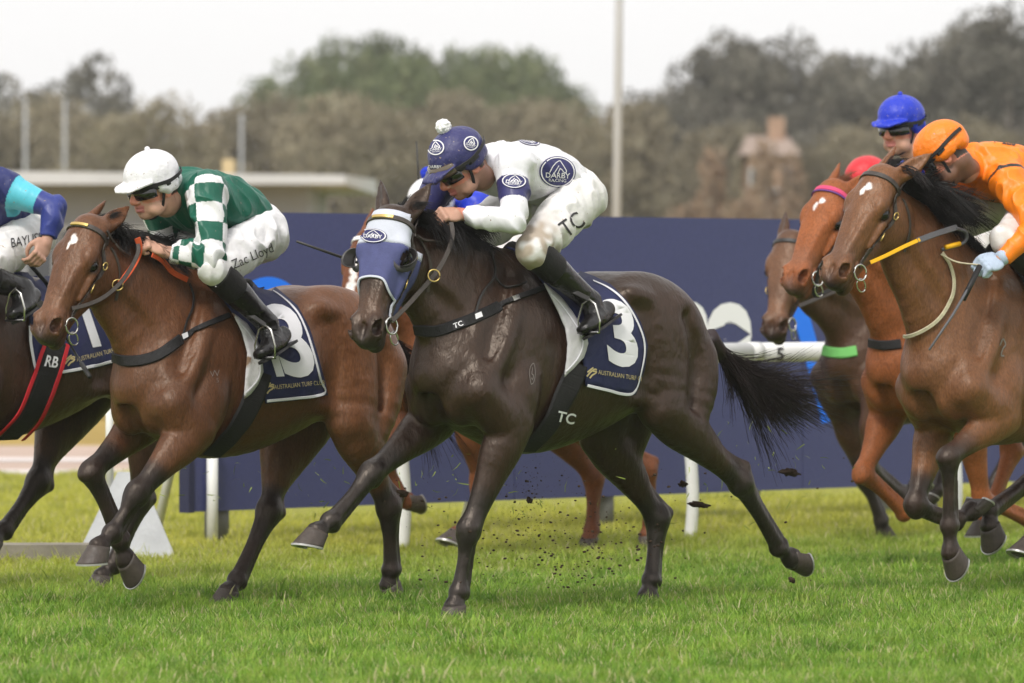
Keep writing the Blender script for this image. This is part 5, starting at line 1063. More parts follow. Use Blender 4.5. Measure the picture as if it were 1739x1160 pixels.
def outline2d(P, w, closed=False):                      # a drawn line of width w
    P = [V(*p) for p in P]; n = len(P); v = []; 
    for i in range(n):
        a = P[(i - 1) % n] if closed or i > 0 else P[i]; b = P[(i + 1) % n] if closed or i < n - 1 else P[i]; t = nrm(b - a); q = V(-t[1], t[0]) * w / 2; v += [P[i] + q, P[i] - q]
    m = n if closed else n - 1
    return np.array(v), [(2 * i, 2 * i + 1, (2 * i + 3) % (2 * n), (2 * i + 2) % (2 * n)) for i in range(m)]
def ellipse2d(a, b, n=28): return [(a * math.cos(t), b * math.sin(t)) for t in np.linspace(0, 2 * math.pi, n, endpoint=False)]
M['print_white'] = mat('white_print', (.76, .75, .78), .6, .3); M['print_navy'] = mat('navy_print', NAVY, .6, .3); M['print_black'] = mat('black_print', (.03, .028, .03), .6, .3); M['print_gold'] = mat('gold_print', (.62, .50, .26), .5, .3)
M['cloth_navy'] = mat('navy_saddle_cloth', (.022, .026, .082), .7, .3, (.12, 14), bump=[(18, .008), (300, .001)]); M['cloth_trim'] = mat('white_piping', (.74, .73, .78), .7, .3)
M['pad'] = mat('stained_pad', (.60, .58, .60), .8, .2, (.12, 20), bump=[(20, .008)], dirt=((.22, .14, .09), 9, .56)); M['pad_grey'] = mat('grey_pad', (.50, .49, .50), .8, .2, (.10, 20), bump=[(20, .008)], dirt=((.40, .36, .33), 30, .70))
M['hood_white'] = mat('hood_white', (.54, .56, .64), .75, .3, (.06, 30), bump=[(200, .001)]); M['hood_navy'] = mat('hood_navy', srgb(76, 80, 122), .75, .3, (.14, 30), bump=[(160, .0015)])
M['girth'] = mat('black_girth', (.014, .013, .014), .65, .3, (.3, 30), bump=[(90, .002)]); M['orange'] = mat('orange_grip', (.78, .13, .05), .6, .3, (.1, 40), bump=[(200, .001)]); M['red'] = mat('red_edge', (.52, .02, .03), .6, .3)
M['yellow'] = mat('yellow_rein', (.80, .42, .01), .5, .3, (.08, 40)); M['cream'] = mat('cream_strap', (.52, .47, .33), .6, .3, (.25, 40)); M['grey_rubber'] = mat('grey_grip', (.10, .10, .11), .45, .4, bump=[(200, .002)])
M['pink'] = mat('pink_browband', (.62, .06, .16), .6, .3); M['purple'] = mat('purple_edge', (.13, .05, .22), .6, .3); M['green_strap'] = mat('green_strap', (.16, .48, .13), .7, .3)

def patch_thing(name, label, cat, S, poly, m, off=.010, thick=.006, step=16, both=True, group=None):
    """a cloth hung over the back: the near side laid on the body, the far side its mirror image"""
    V2, F2 = fill2d(poly, step); fr = S['fr']; P = []; ok = []
    for x, y in V2:
        r = hit(S['tree'], x, y); ok.append(r is not None); P.append(r[0] + r[1] * off if r is not None else np.zeros(3))
    F = [f for f in F2 if all(ok[i] for i in f)]; used = sorted({i for f in F for i in f}); mp = {a: b for b, a in enumerate(used)}
    P = np.array([P[i] for i in used]); F = [tuple(mp[i] for i in f) for f in F]
    nb = {}
    for f in F:
        for i in range(len(f)): nb.setdefault(f[i], set()).update(f)
    ec = {}
    for f in F:
        for a, b in zip(f, f[1:] + f[:1]): ec[frozenset((a, b))] = ec.get(frozenset((a, b)), 0) + 1
    rim = {i for e, c in ec.items() if c == 1 for i in e}
    for _ in range(3): P = np.array([P[i] if i in rim else .5 * P[i] + .5 * P[list(nb.get(i, {i}))].mean(0) for i in range(len(P))])
    P = P + .0
    root = empty(name, P.mean(0), label, cat, group)
    o = mesh_obj('cloth', P, F, m, root); md = o.modifiers.new('thickness', 'SOLIDIFY'); md.thickness = thick; md.offset = 0
    tr = bvh(P, [f if len(f) == 4 else (*f, f[2]) for f in F]) if False else BVHTree.FromPolygons([Vector(x) for x in P], F)
    if both:
        Q = np.array([fr.W(*(lambda q: (q[0], -q[1], q[2]))(fr.loc(p))) for p in P]); o2 = mesh_obj('cloth', Q, [f[::-1] for f in F], m, root); md = o2.modifiers.new('thickness', 'SOLIDIFY'); md.thickness = thick; md.offset = 0
    return root, tr
def trim(tree, path, w, m, parent, off=.004, name='trim'): return strap(name, tree, path, w * .75, m, parent, off, .0015, 3)
def bridle(S, label, leather=None, browband=None, plate=False, ring_r=.034, cheek=True, nose=False):
    leather = leather or M['leather']; HD = S['HD']; b = empty('bridle', HD(0, .1, -.06), label, 'bridle', 'bridles on the horses')
    for sd in (1, -1):
        headstrap('cheekpiece', S, [(sd * .065, .0, -.12), (sd * .10, .09, -.10), (sd * .105, .17, -.125), (sd * .095, .27, -.125), (sd * .075, .37, -.118), (sd * .06, .445, -.112)], .019, leather, b)
        c = HD(sd * .060, .462, -.116); g = ring(c, S['Hr'][:, 0] * sd + S['Hr'][:, 2] * .25, ring_r * S['hl'], .0045).build('bit_ring', M['steel'], b)
        ring(HD(sd * .060, .500, -.155), S['Hr'][:, 0] * sd + S['Hr'][:, 2] * .35, .026 * S['hl'], .0032, 18, 1.35, S['Hr'][:, 2]).build('bit_loop', M['steel'], b)
        bk = HD(sd * .0985, .285, -.125); l, n_, i, d = S['tree'].find_nearest(Vector(bk)); n_ = np.array(n_)
        ring(np.array(l) + n_ * .011, n_, .013, .003, 14, 1.5, S['Hr'][:, 1]).build('buckle', M['brass'], b); l, n_, i, d = S['tree'].find_nearest(Vector(HD(sd * .105, .16, -.125))); n_ = np.array(n_)
        ring(np.array(l) + n_ * .011, n_, .011, .003, 14, 1.5, S['Hr'][:, 1]).build('buckle', M['brass'], b)
        headstrap('throatlash', S, [(sd * .09, .045, -.14), (sd * .085, .14, -.23), (sd * .06, .23, -.29)], .014, leather, b)
    headstrap('headpiece', S, [(.075, .02, -.12), (.05, -.01, -.13), (0, -.02, -.13), (-.05, -.01, -.13), (-.075, .02, -.12)], .026, leather, b)
    bb = headstrap('browband', S, [(.092, .06, -.12), (.085, .055, -.07), (.05, .05, -.02), (0, .05, -.0), (-.05, .05, -.02), (-.085, .055, -.07), (-.092, .06, -.12)], .024, browband or leather, b, off=.004)
    if plate: headstrap('name_plate', S, [(.035, .05, -.01), (0, .05, 0), (-.03, .05, -.01)], .015, M['brass'], bb, off=.009)
    if nose: headstrap('noseband', S, [(.05, .40, -.15), (.06, .38, -.09), (.04, .37, -.03), (0, .365, -.005), (-.04, .37, -.03), (-.06, .38, -.09), (-.05, .40, -.15)], .022, leather, b)
    return b
def buckle(P, m=None, parent=None, R=.014): return ring(np.asarray(P), V(.2, -1, .1), R, .0032, 16).build('buckle', m or M['brass'], parent)
def hair(S, m, length=.24, n=420, fl=.8, wind=None, lift=.18, seed=1, fore=True, tuft=0):
    fr = S['fr']; cr = S['cr']; w = wind if wind is not None else -fr.F * 1.0 + V(0, 0, .35)
    k = len(cr); roots = [cr[i] + V(0, 0, .008) for i in range(1, k)]; dirs = [nrm(w * (1 - .45 * (1 - i / k)) + V(0, 0, lift) - fr.L * .1 + fr.L * .5 * (1 - i / k)) for i in range(1, k)]
    strands('mane', roots[k // 4:], dirs[k // 4:], length, m, S['root'], n * 2, 8, .0019, .55, .12, .24, seed, 26); strands('mane', roots[:k // 2 + 1], [nrm(d * .6 + fr.L * .55 - V(0, 0, .75)) for d in dirs[:k // 2 + 1]], length * .5, m, S['root'], n, 6, .0019, .35, .08, .2, seed + 5, 26)
    if tuft: strands('mane', [S['HD'](0, .0, -.10), cr[-2] + V(0, 0, .01), cr[int(k * .7)] + V(0, 0, .01), cr[int(k * .5)] + V(0, 0, .01)], [nrm(V(.75, -.1, 1.0)), nrm(V(.9, -.05, .9)), nrm(V(1, 0, .7)), nrm(V(1, .1, .5))], tuft, m, S['root'], int(n * 1.7), 9, .0021, .72, .2, .26, seed + 8, 34)
    if tuft is None: pass
    if fore:
        HD, Hr = S['HD'], S['Hr']; strands('forelock', [HD(x, -.005, -.085) for x in (-.03, 0, .03)], [nrm(w + Hr[:, 2] * .3 + V(0, 0, .35))] * 3, length * .7, m, S['root'], n // 2, 7, .0019, .55, .1, .22, seed + 2, 26)
def tail(S, m, pts, n=620, length=.62, seed=3, spread=.26, droop=.12):
    pts = [np.asarray(p, float) for p in pts]; d = nrm(pts[-1] - pts[0]); q = catmull(pts, 4); dirs = [nrm(q[min(i + 2, len(q) - 1)] - q[max(i - 2, 0)]) for i in range(len(q))]
    o = MB().tube(q[:len(q) // 2 + 2], list(np.linspace(.045, .02, len(q) // 2 + 2)), 10).build('dock', m, S['root'])
    strands('tail', q[:len(q) * 2 // 3 + 1], dirs[:len(q) * 2 // 3 + 1], length, m, S['root'], n, 11, .0022, droop, .16, spread, seed, 26)
# ---- the hooded dark bay
hair(A, M['hair_black'], .24, 520, wind=-frA.F * .9 + V(0, 0, .55), seed=2, tuft=.27)
tail(A, M['hair_tail'], [frA.pix(1202, 572, 0), frA.pix(1226, 600, 0), frA.pix(1260, 630, 0), frA.pix(1302, 656, 0)], 2300, .54, 4, .24, -.08)
tA = A['tree']
root, ct = patch_thing('saddle_cloth', 'navy saddle cloth with single 3 on the hooded dark bay horse', 'saddle cloth', A, [(858, 424), (880, 434), (905, 462), (930, 500), (955, 545), (985, 600), (991, 654), (1030, 664), (1074, 671), (1090, 628), (1096, 586), (1084, 548), (1062, 511), (1036, 488), (1006, 474), (960, 458), (905, 436)], M['cloth_navy'], .013)
trim(ct, [(990, 653), (1030, 662), (1072, 669), (1088, 627), (1093, 586), (1081, 548), (1059, 512), (1034, 491), (1006, 478)], .016, M['cloth_trim'], root, .006)
trim(ct, [(861, 428), (882, 438), (905, 465), (928, 500), (950, 538)], .014, M['cloth_trim'], root, .006)
word('3', ct, (1028, 613), 108, M['print_white'], root, slope=9, lean=-16, bold=.03, off=.007, name='number', squeeze=.84)
word('AUSTRALIAN TURF CLUB', ct, (1014, 635), 7.6, M['print_gold'], root, slope=9, lean=-8, off=.007, bold=.0, squeeze=.72)
def emblem(tree, c, r, parent, off=.006):
    for pts in ([(-.8, -.6), (-.2, .1), (.5, .6), (.9, .5)], [(-.3, -.9), (.1, -.4), (.6, -.1), (.8, .2), (.2, .3)], [(-.7, .1), (-.2, .5), (.3, .9)]):
        v2, f2 = outline2d(catmull(pts, 5), .26); print_on('emblem', tree, v2, f2, c, (r, 0), (0, -r), M['print_gold'], parent, off)
emblem(ct, (1003, 633), 10, root)
pad, pt = patch_thing('saddle_pad', 'grey white pad hanging below the saddle of the hooded horse', 'saddle pad', A, [(918, 486), (944, 506), (966, 532), (986, 562), (992, 584), (984, 608), (968, 627), (952, 640), (956, 612), (958, 585), (953, 558), (940, 530)], M['pad_grey'], .024, .006, 12)
trim(pt, [(920, 490), (944, 509), (965, 535), (984, 564), (989, 584), (981, 607), (966, 625), (953, 637)], .008, M['cloth_trim'], pad, .005)
def saddle(S, fr, knee, ank, toe, wither, rear, label, irons=True):
    """small racing saddle: seat, flap, girth points and stirrup"""
    P = lambda x, y, w: fr.pix(x, y, w)
    a, b = fr.loc(wither), fr.loc(rear); root = empty('saddle', fr.W((a[0] + b[0]) / 2, 0, a[2]), label, 'saddle', 'racing saddles')
    n = 12; st = []
    for i in range(n + 1):
        t = i / n; x = a[0] + (b[0] - a[0]) * t; z = a[2] * (1 - t) + b[2] * t + .030 - .055 * math.sin(math.pi * t) + (.02 if i == 0 else 0); w = .05 + .085 * math.sin(math.pi * min(1, t * .8 + .1))
        for k in range(9):
            u = (k - 4) / 4; st.append(fr.W(x, w * u, z - .11 * u * u * (w / .12)))
    fs = [(i * 9 + k, i * 9 + k + 1, i * 9 + 10 + k, i * 9 + 9 + k) for i in range(n) for k in range(8)]
    o = mesh_obj('seat', st, fs, M['leather'], root); md = o.modifiers.new('thickness', 'SOLIDIFY'); md.thickness = .018; md.offset = 0
    return root
def stirrup(fr, foot, top, parent, w=.33):
    """iron under the boot and the leather that carries it"""
    c = np.asarray(foot); f = fr.F; z = V(0, 0, 1); l = fr.L
    q = [c + f * .0 + l * .055 - z * .03, c + l * .06 + z * .02, c + l * .035 + z * .085, c + z * .105, c - l * .035 + z * .085, c - l * .06 + z * .02, c - l * .055 - z * .03, c + l * .055 - z * .03]
    MB().tube(q, .0042, 8).build('stirrup_iron', M['steel'], parent); MB().box(c - z * .032, (.03, .10, .008), np.stack([f, l, z], 1)).build('tread', M['rubber'], parent)
    pts = [c + z * .105, (c + z * .105) * .6 + np.asarray(top) * .4 + l * .012, np.asarray(top)]; MB().ribbon(pts, [l] * 3, .022, .004).build('stirrup_leather', M['leather'], parent)
sA = saddle(A, frA, None, None, None, frA.pix(868, 432, 0), frA.pix(955, 458, 0), 'small black racing saddle under the white and navy jockey')
stirrup(frA, frA.pix(1000, 552, .335), frA.pix(935, 480, .22), sA)
strap('girth', tA, [(976, 618), (970, 640), (955, 672), (928, 722), (893, 760)], .105, M['girth'], sA, .016, .006)
word('TC', tA, (938, 710), 17, M['print_white'], sA, slope=10, lean=6, off=.026)
A['over'] = .007
bA = bridle(A, 'black bridle with brass plate on browband over a blinker hood', plate=True, leather=M['leather_grey'])
pr = A['HD'](.066, .465, -.116)
hang('rein', [(666, 545), (690, 521), (716, 492), (742, 462), (762, 425), (769, 398), (766, 378)], pr, RA['J']['hand'] + V(0, -.05, 0), .020, M['leather_grey'], bA, tA)
buckle(at(737, 468, min(hit(tA, 737, 468)[0][1], 23.5) - .03), None, bA, .024)
strap('martingale_strap', tA, [(696, 398), (712, 411), (735, 414), (750, 418)], .012, M['leather_grey'], bA, .02)
bp = empty('breastplate', frA.pix(830, 525, .2), 'black elastic breastplate with TC patch on the hooded horse', 'breastplate', 'breastplates')
strap('breast_band', tA, [(700, 560), (740, 562), (775, 552), (810, 538), (848, 520)], .046, M['girth'], bp, .006); strap('breast_band', tA, [(845, 521), (880, 505), (915, 492), (945, 478)], .024, M['girth'], bp, .007)
strap('yoke_strap', tA, [(806, 536), (812, 512), (822, 492), (836, 474), (839, 455), (832, 425)], .010, M['leather'], bp, .006); strap('yoke_strap', tA, [(838, 470), (846, 482), (862, 490), (880, 486), (892, 480)], .008, M['leather'], bp, .008)
v2, f2 = fill2d([(-1, -.7), (1, -.7), (1, .7), (-1, .7)], .5); print_on('patch', tA, v2, f2, (778, 553), (10, -4), (3, 8), M['print_black'], bp, .013)
word('TC', tA, (770, 560), 9, M['print_white'], bp, slope=-20, off=.016); print_on('keeper', tA, v2, f2, (811, 537), (5, -2), (2, 6), M['print_white'], bp, .014); print_on('buckle', tA, v2, f2, (875, 508), (4.5, -2), (2, 5), M['steel'], bp, .014)
# blinker hood
def hood_on(S):
    HD, Hr, t = S['HD'], S['Hr'], S['tree']; root = empty('blinker_hood', HD(0, .15, -.05), 'white and navy blinker hood with round eye cups', 'blinker hood')
    def sheet(name, ys, m, off=.006, hole=True):
        rows = []; 
        for y0 in ys:
            row = []
            for a in np.linspace(-1, 1, 49):
                th = a * 2.15; q = V(math.sin(th) * .13, y0 + (y0 - .15) / .155 * .17 * max(0, abs(a) - .18) * (y0 > .15), -.10 + math.cos(th) * .13); l, n_, i, d = t.find_nearest(Vector(HD(*q))); row.append(np.array(l) + np.array(n_) * off)
            rows.append(row)
        Rw = np.array(rows)
        for _ in range(5):
            Rw[:, 1:-1] = (Rw[:, :-2] + 2 * Rw[:, 1:-1] + Rw[:, 2:]) / 4
            Rw[1:-1] = (Rw[:-2] + 2 * Rw[1:-1] + Rw[2:]) / 4
        for i_ in range(Rw.shape[0]):
            for j_ in range(Rw.shape[1]):
                l, n_, i, d = t.find_nearest(Vector(Rw[i_, j_])); Rw[i_, j_] = np.array(l) + np.array(n_) * off
        rows = [list(r) for r in Rw]
        n = 49; vs_ = [p for r in rows for p in r]; fs = []
        for i in range(len(rows) - 1):
            for j in range(n - 1):
                f = (i * n + j, i * n + j + 1, i * n + n + j + 1, i * n + n + j); c = sum(vs_[k] for k in f) / 4; lc = (c - HD(0, 0, 0)) @ Hr / S['hl']
                if abs(lc[0]) > .06 and math.hypot(lc[1] - .197, lc[2] + .070) < .040: continue
                if (abs(lc[0]) < .10 and lc[1] < .05 and lc[2] < -.06) or (lc[2] < -.085 and lc[1] < .125): continue
                fs.append(f)
        o = mesh_obj(name, vs_, fs, m, root); md = o.modifiers.new('thickness', 'SOLIDIFY'); md.thickness = .004; md.offset = 0; return o, rows
    sheet('hood_top', np.linspace(.0, .155, 10), M['hood_white']); o, rows = sheet('hood_face', np.linspace(.152, .305, 12), M['hood_navy'])
    e = rows[-1]; MB().ribbon(e, [nrm(p - HD(0, .3, -.1)) for p in e], .010, .006).build('piping', M['hood_white'], root)
    for a_ in ():
        row = [r[24 + a_] if abs(a_) < 24 else r[0] for r in rows]; MB().ribbon(row, [nrm(p - HD(0, .25, -.1)) for p in row], .012, .004).build('piping', M['hood_white'], root)
    for sd in (1, -1):                                   # eye cup: gathered rim and half bowl behind the eye
        l, n_, i, d = t.find_nearest(Vector(HD(sd * .1, .197, -.07))); c = HD(sd * .083, .200, -.052); ax = nrm(Hr @ V(sd * .62, .0, .78)); u = Hr[:, 1]; w = nrm(np.cross(ax, u)); w = w if w @ Hr[:, 2] > 0 else -w
        vs_ = []; n = 36
        for k in range(n):
            t_ = 2 * math.pi * k / n; g = 1 + .035 * (k % 2)
            for r_, o_ in ((.058 * g, .002), (.053 * g, .016), (.043, .020), (.038, .008)): vs_.append(c + (u * math.cos(t_) + w * math.sin(t_)) * r_ + ax * o_)
        mesh_obj('cup_rim', vs_, [(k * 4 + j, k * 4 + j + 1, ((k + 1) % n) * 4 + j + 1, ((k + 1) % n) * 4 + j) for k in range(n) for j in range(3)], mat('grey_gather', (.07, .065, .068), .7, .3), root)
        vs_ = []; m_ = 18; arc = np.linspace(math.pi * 1.12, math.pi * 2.05, m_) if True else None
        for t_ in arc:
            for q in range(6):
                f = q / 5; rr = .040 + .012 * f - .004 * f * f; vs_.append(c + (u * math.cos(t_ + math.pi * .0) + w * math.sin(t_)) * rr * (1 - .35 * f * f * 0) + ax * (.012 + .055 * f * (math.sin((t_ - arc[0]) / (arc[-1] - arc[0]) * math.pi)) ** .5))
        o = mesh_obj('eye_cup', vs_, [(k * 6 + j, k * 6 + j + 1, k * 6 + 7 + j, k * 6 + 6 + j) for k in range(m_ - 1) for j in range(5)], M['leather'], root); md = o.modifiers.new('thickness', 'SOLIDIFY'); md.thickness = .004
    return root
hd = hood_on(A)
def badge(tree, c, a, b, parent, rot=0, text=('DARBY', 'RACING'), off=.003, edge=True, th=None, navy=None, horse_=True, tilt=0, up=None):
    """oval badge: navy field, white ring, horse head lines and the name"""
    r = math.radians(rot); ux = V(math.cos(r), math.sin(r)); uy = V(math.sin(r), -math.cos(r))
    v2, f2 = fill2d(ellipse2d(1, 1), .22); o = print_on('badge', tree, v2, f2, c, ux * a, uy * b, navy or M['print_navy'], parent, off)
    v2, f2 = outline2d(ellipse2d(.90, .90), 2.0 / a, True); print_on('badge_ring', tree, v2, f2, c, ux * a, uy * b, M['print_white'], o or parent, off + .0015)
    if horse_:
        for L_ in ([(-.42, -.05), (-.30, .30), (-.10, .58), (.08, .70), (.20, .55)], [(.20, .55), (.34, .32), (.46, .10), (.42, -.04), (.30, .02), (.20, .16), (.08, .22)], [(-.18, -.06), (-.06, .20), (.04, .38)], [(.02, -.06), (.06, .08), (.12, .2)]):
            v2, f2 = outline2d(catmull(L_, 5), 1.5 / a); print_on('badge_horse', tree, v2, f2, c, ux * a, uy * b, M['print_white'], o or parent, off + .0015)
    V2, F2 = text2d(text[0], bold=.01, step=.25); w = V2[:, 0].max(); k = 1.34 / w; V2 = V2 * V(k, k * .95 * a / b) + V(-.67, -.38); print_on('lettering', tree, V2, F2, c, ux * a, uy * b, M['print_white'], o or parent, off + .002)
    if len(text) > 1: V2, F2 = text2d(text[1], bold=0, step=.25); w = V2[:, 0].max(); k = .95 / w; V2 = V2 * V(k, k * .9 * a / b) + V(-.475, -.62); print_on('lettering', tree, V2, F2, c, ux * a, uy * b, M['print_white'], o or parent, off + .002)
    return o
hv = bpy.data.objects
badge(tA, (636, 402), 22, 12, hd, 3, ('DARBY',), off=.013, navy=M['print_navy'])
badge(RA['silk_tree'], (946, 292), 31, 26, RA['silk'], 3); badge(RA['silk_tree'], (873, 308), 20, 12.5, RA['silk'], 4, off=.004, tilt=0); badge(RA['silk_tree'], (898, 240), 19, 7, RA['silk'], 12)
badge(RA['cap_tree'], (741, 251), 14.5, 13, RA['cap'], -6); badge(RA['cap_tree'], (799, 244), 12.5, 12, RA['cap'], 14)
word('DARBY', RA['cap_tree'], (728, 285), 5, M['print_white'], RA['cap'], slope=0, off=.004)
word('TC', RA['pants_tree'], (962, 404), 29, M['print_black'], RA['pants'], slope=-36, lean=0, off=.003, bold=.0, squeeze=.78)
v2, f2 = outline2d(catmull([(0, 0), (-.25, .9), (-.1, 1.6), (.5, 1.9), (.75, 1.0), (.45, .2), (0, 0)], 6), .09, True); print_on('brand', tA, v2, f2, (901, 653), (9.5, 0), (0, -18.5), mat('brand_hair', (.20, .175, .16), .6, .3), A['root'], .003)
v2, f2 = outline2d(catmull([(.3, 1.55), (.15, 1.0), (.45, .8), (.25, .45), (.05, .6)], 5), .09); print_on('brand', tA, v2, f2, (901, 653), (9.5, 0), (0, -18.5), bpy.data.materials['brand_hair'], A['root'], .003)
def whip(label, P, m=None, flap=True, r=.006):
    root = empty('whip', P[0], label, 'whip', 'whips'); MB().tube(P, list(np.linspace(r, r * .6, len(P))), 8).build('shaft', m or M['leather'], root)
    d = nrm(np.asarray(P[0]) - np.asarray(P[1])); e = nrm(np.asarray(P[-1]) - np.asarray(P[-2])); MB().tube([np.asarray(P[0]), np.asarray(P[0]) - d * .18], r * 1.6, 10).build('handle', M['rubber'], root)
    if flap: s = np.cross(e, V(0, 1, 0)); MB().ribbon([np.asarray(P[-1]) - e * .02, np.asarray(P[-1]) + e * .10], [V(0, -1, 0)] * 2, .028, .008).build('flap', M['leather'], root)
    return root
hA = RA['Fj']['hand']; whip('black whip pointing forward past the blinker hood', [hA + V(.02, 0, -.02), at(640, 457, 24.0), at(578, 436, 23.9), at(504, 410, 23.8)], flap=False, r=.0085)
# ---- the bay with number 13
hair(B, M['hair_black'], .20, 420, wind=-frB.F * .95 + V(0, 0, .30), seed=12, tuft=.20); tB = B['tree']
tail(B, M['hair_tail'], [frB.pix(632, 545, 0), frB.pix(665, 590, 0), frB.pix(700, 650, 0), frB.pix(725, 700, 0)], 450, .45, 6, .3, .15)
root, ct = patch_thing('saddle_cloth', 'navy saddle cloth marked 13 under the green silks jockey', 'saddle cloth', B, [(332, 466), (352, 480), (375, 510), (400, 545), (430, 600), (448, 684), (500, 678), (552, 671), (546, 645), (536, 606), (521, 559), (503, 523), (466, 493), (440, 486), (395, 474)], M['cloth_navy'], .013)
trim(ct, [(449, 681), (500, 676), (549, 669), (543, 645), (533, 606), (518, 560), (500, 526), (466, 497), (442, 490)], .016, M['cloth_trim'], root, .006)
trim(ct, [(334, 470), (354, 484), (376, 514), (398, 546)], .013, M['cloth_trim'], root, .006)
word('3', ct, (478, 636), 124, M['print_white'], root, slope=-3, lean=-17, bold=.03, off=.007, squeeze=.80, name='number'); word('1', ct, (452, 636), 112, M['print_white'], root, slope=-3, lean=-14, bold=.03, off=.007, squeeze=.55, name='number')
word('AUSTRALIAN TURF CLUB', ct, (464, 661), 7.6, M['print_gold'], root, slope=-6, off=.007, bold=0, squeeze=.72); emblem(ct, (455, 659), 10, root)
pad, pt = patch_thing('saddle_pad', 'mud stained white pad hanging below the saddle of number 13', 'saddle pad', B, [(388, 535), (412, 552), (432, 578), (441, 606), (443, 632), (434, 652), (420, 668), (408, 676), (410, 640), (413, 600), (404, 566)], M['pad'], .024, .006, 12)
trim(pt, [(390, 537), (412, 555), (430, 580), (439, 606), (441, 632), (433, 650), (410, 673)], .008, M['cloth_trim'], pad, .005)
sB = saddle(B, frB, None, None, None, frB.pix(338, 474, 0), frB.pix(420, 488, 0), 'small black racing saddle under the green silks'); stirrup(frB, frB.pix(450, 595, .335), frB.pix(395, 520, .22), sB)
strap('girth', tB, [(440, 632), (428, 672), (408, 712), (382, 745), (358, 768)], .105, M['girth'], sB, .016, .006)
bB = bridle(B, 'brown bridle with gold plate on the browband of the bay number 13', M['leather_grey'], plate=True); pr = B['HD'](.066, .465, -.116)
hang('rein', [(122, 524), (150, 517), (178, 504), (205, 480), (224, 452), (236, 425), (232, 408)], pr, RB['J']['hand'] + V(0, -.03, 0), .018, M['leather_grey'], bB, tB); hang('grip', [(204, 481), (222, 458), (236, 432), (237, 415), (233, 404)], at(204, 481, 24.2), RB['J']['hand'] + V(0, -.05, 0), .026, M['orange'], bB, tB, off=.016)
hang('grip', [(258, 432), (278, 443), (292, 462), (318, 475)], RB['J']['hand'], frB.pix(330, 474, .05), .024, M['orange'], bB, tB); buckle(at(200, 484, min(hit(tB, 200, 484)[0][1] - .03, 24.3)), None, bB, .022)
strap('martingale_strap', tB, [(176, 392), (185, 412), (200, 430), (216, 436)], .011, M['leather_grey'], bB, .02); 
bp = empty('breastplate', frB.pix(250, 600, .1), 'wide dark girth band across the chest of number 13', 'breastplate', 'breastplates')
strap('breast_band', tB, [(188, 605), (215, 613), (245, 611), (275, 600), (306, 576)], .046, M['girth'], bp, .006); strap('breast_band', tB, [(304, 578), (330, 562), (358, 548), (388, 536)], .024, M['girth'], bp, .007); strap('yoke_strap', tB, [(308, 572), (316, 545), (326, 522), (326, 500), (320, 482)], .009, M['leather'], bp, .006)
v2, f2 = fill2d([(-1, -.7), (1, -.7), (1, .7), (-1, .7)], .5); print_on('keeper', tB, v2, f2, (311, 571), (5, -2), (2, 6), M['print_white'], bp, .014)
word('Zac Lloyd', RB['pants_tree'], (396, 457), 16, M['print_black'], RB['pants'], slope=-24, lean=4, off=.003, bold=-.005, squeeze=.86)
word('W', tB, (356, 641), 12, bpy.data.materials['brand_hair'], B['root'], slope=-5, off=.003, bold=-.02, name='brand'); word('5', tB, (366, 650), 8, bpy.data.materials['brand_hair'], B['root'], off=.003, bold=-.02, name='brand')
v2, f2 = outline2d([(-1, .2), (-.1, 1), (.2, -1)], .35); print_on('logo', RB['gaiter_tree'], v2, f2, (366, 482), (4.5, 0), (0, -4.5), M['print_white'], RB['root'], .004)
whip('black whip held under the chin of the bay number 13', [frB.pix(196, 540, .0) , frB.pix(150, 560, .22), frB.pix(115, 575, .22), frB.pix(152, 640, .24)][1:][::-1][:1] + [at(128, 600, 24.0), at(104, 560, 24.0), at(92, 545, 24.0)], flap=True)
# ---- number 1 at the left
tC = C_['tree']; hair(C_, M['hair_black'], .2, 120, seed=22)
root, ct = patch_thing('saddle_cloth', 'navy saddle cloth partly hidden behind the head of the bay with orange grip', 'saddle cloth', C_, [(-60, 468), (-20, 470), (10, 476), (30, 495), (45, 520), (48, 545), (48, 577), (57, 636), (100, 635), (150, 626), (200, 614), (196, 580), (186, 540), (165, 505), (130, 485), (60, 470), (0, 462)], M['cloth_navy'], .013)
trim(ct, [(8, 477), (28, 497), (44, 522), (50, 550), (52, 590), (60, 633), (100, 632), (150, 623), (197, 611)], .018, M['cloth_trim'], root, .006)
word('1', ct, (138, 588), 110, M['print_white'], root, slope=-8, lean=-10, bold=.03, off=.007, squeeze=.62, name='number'); word('AUSTRALIAN TURF CLUB', ct, (129, 614), 7.6, M['print_gold'], root, slope=-14, off=.007, bold=0, squeeze=.72); emblem(ct, (117, 612), 10, root)
sC = saddle(C_, frC, None, None, None, frC.pix(-60, 470, 0), frC.pix(40, 486, 0), 'small black racing saddle under the navy and light blue silks'); stirrup(frC, frC.pix(26, 532, .335), frC.pix(10, 500, .22), sC)
gp = [(92, 580), (80, 622), (64, 665), (44, 705), (12, 738)]
strap('girth', tC, gp, .115, M['girth'], sC, .022, .006); strap('red_edge', tC, [(x - 19, y - 6) for x, y in gp], .018, M['red'], sC, .026, .005); strap('red_edge', tC, [(x + 17, y + 6) for x, y in gp], .022, M['red'], sC, .026, .005)
word('RB', tC, (66, 620), 18, M['print_white'], sC, slope=8, lean=6, off=.034, squeeze=.8)
word('BAYLISS', RC['pants_tree'], (18, 421), 16, M['print_black'], RC['pants'], slope=-12, lean=6, off=.003, bold=.0, squeeze=.72)
whip('short black whip held by the navy and light blue jockey', [frC.pix(38, 434, .14), frC.pix(52, 450, .15), frC.pix(72, 474, .16), frC.pix(100, 520, .17)], flap=False)
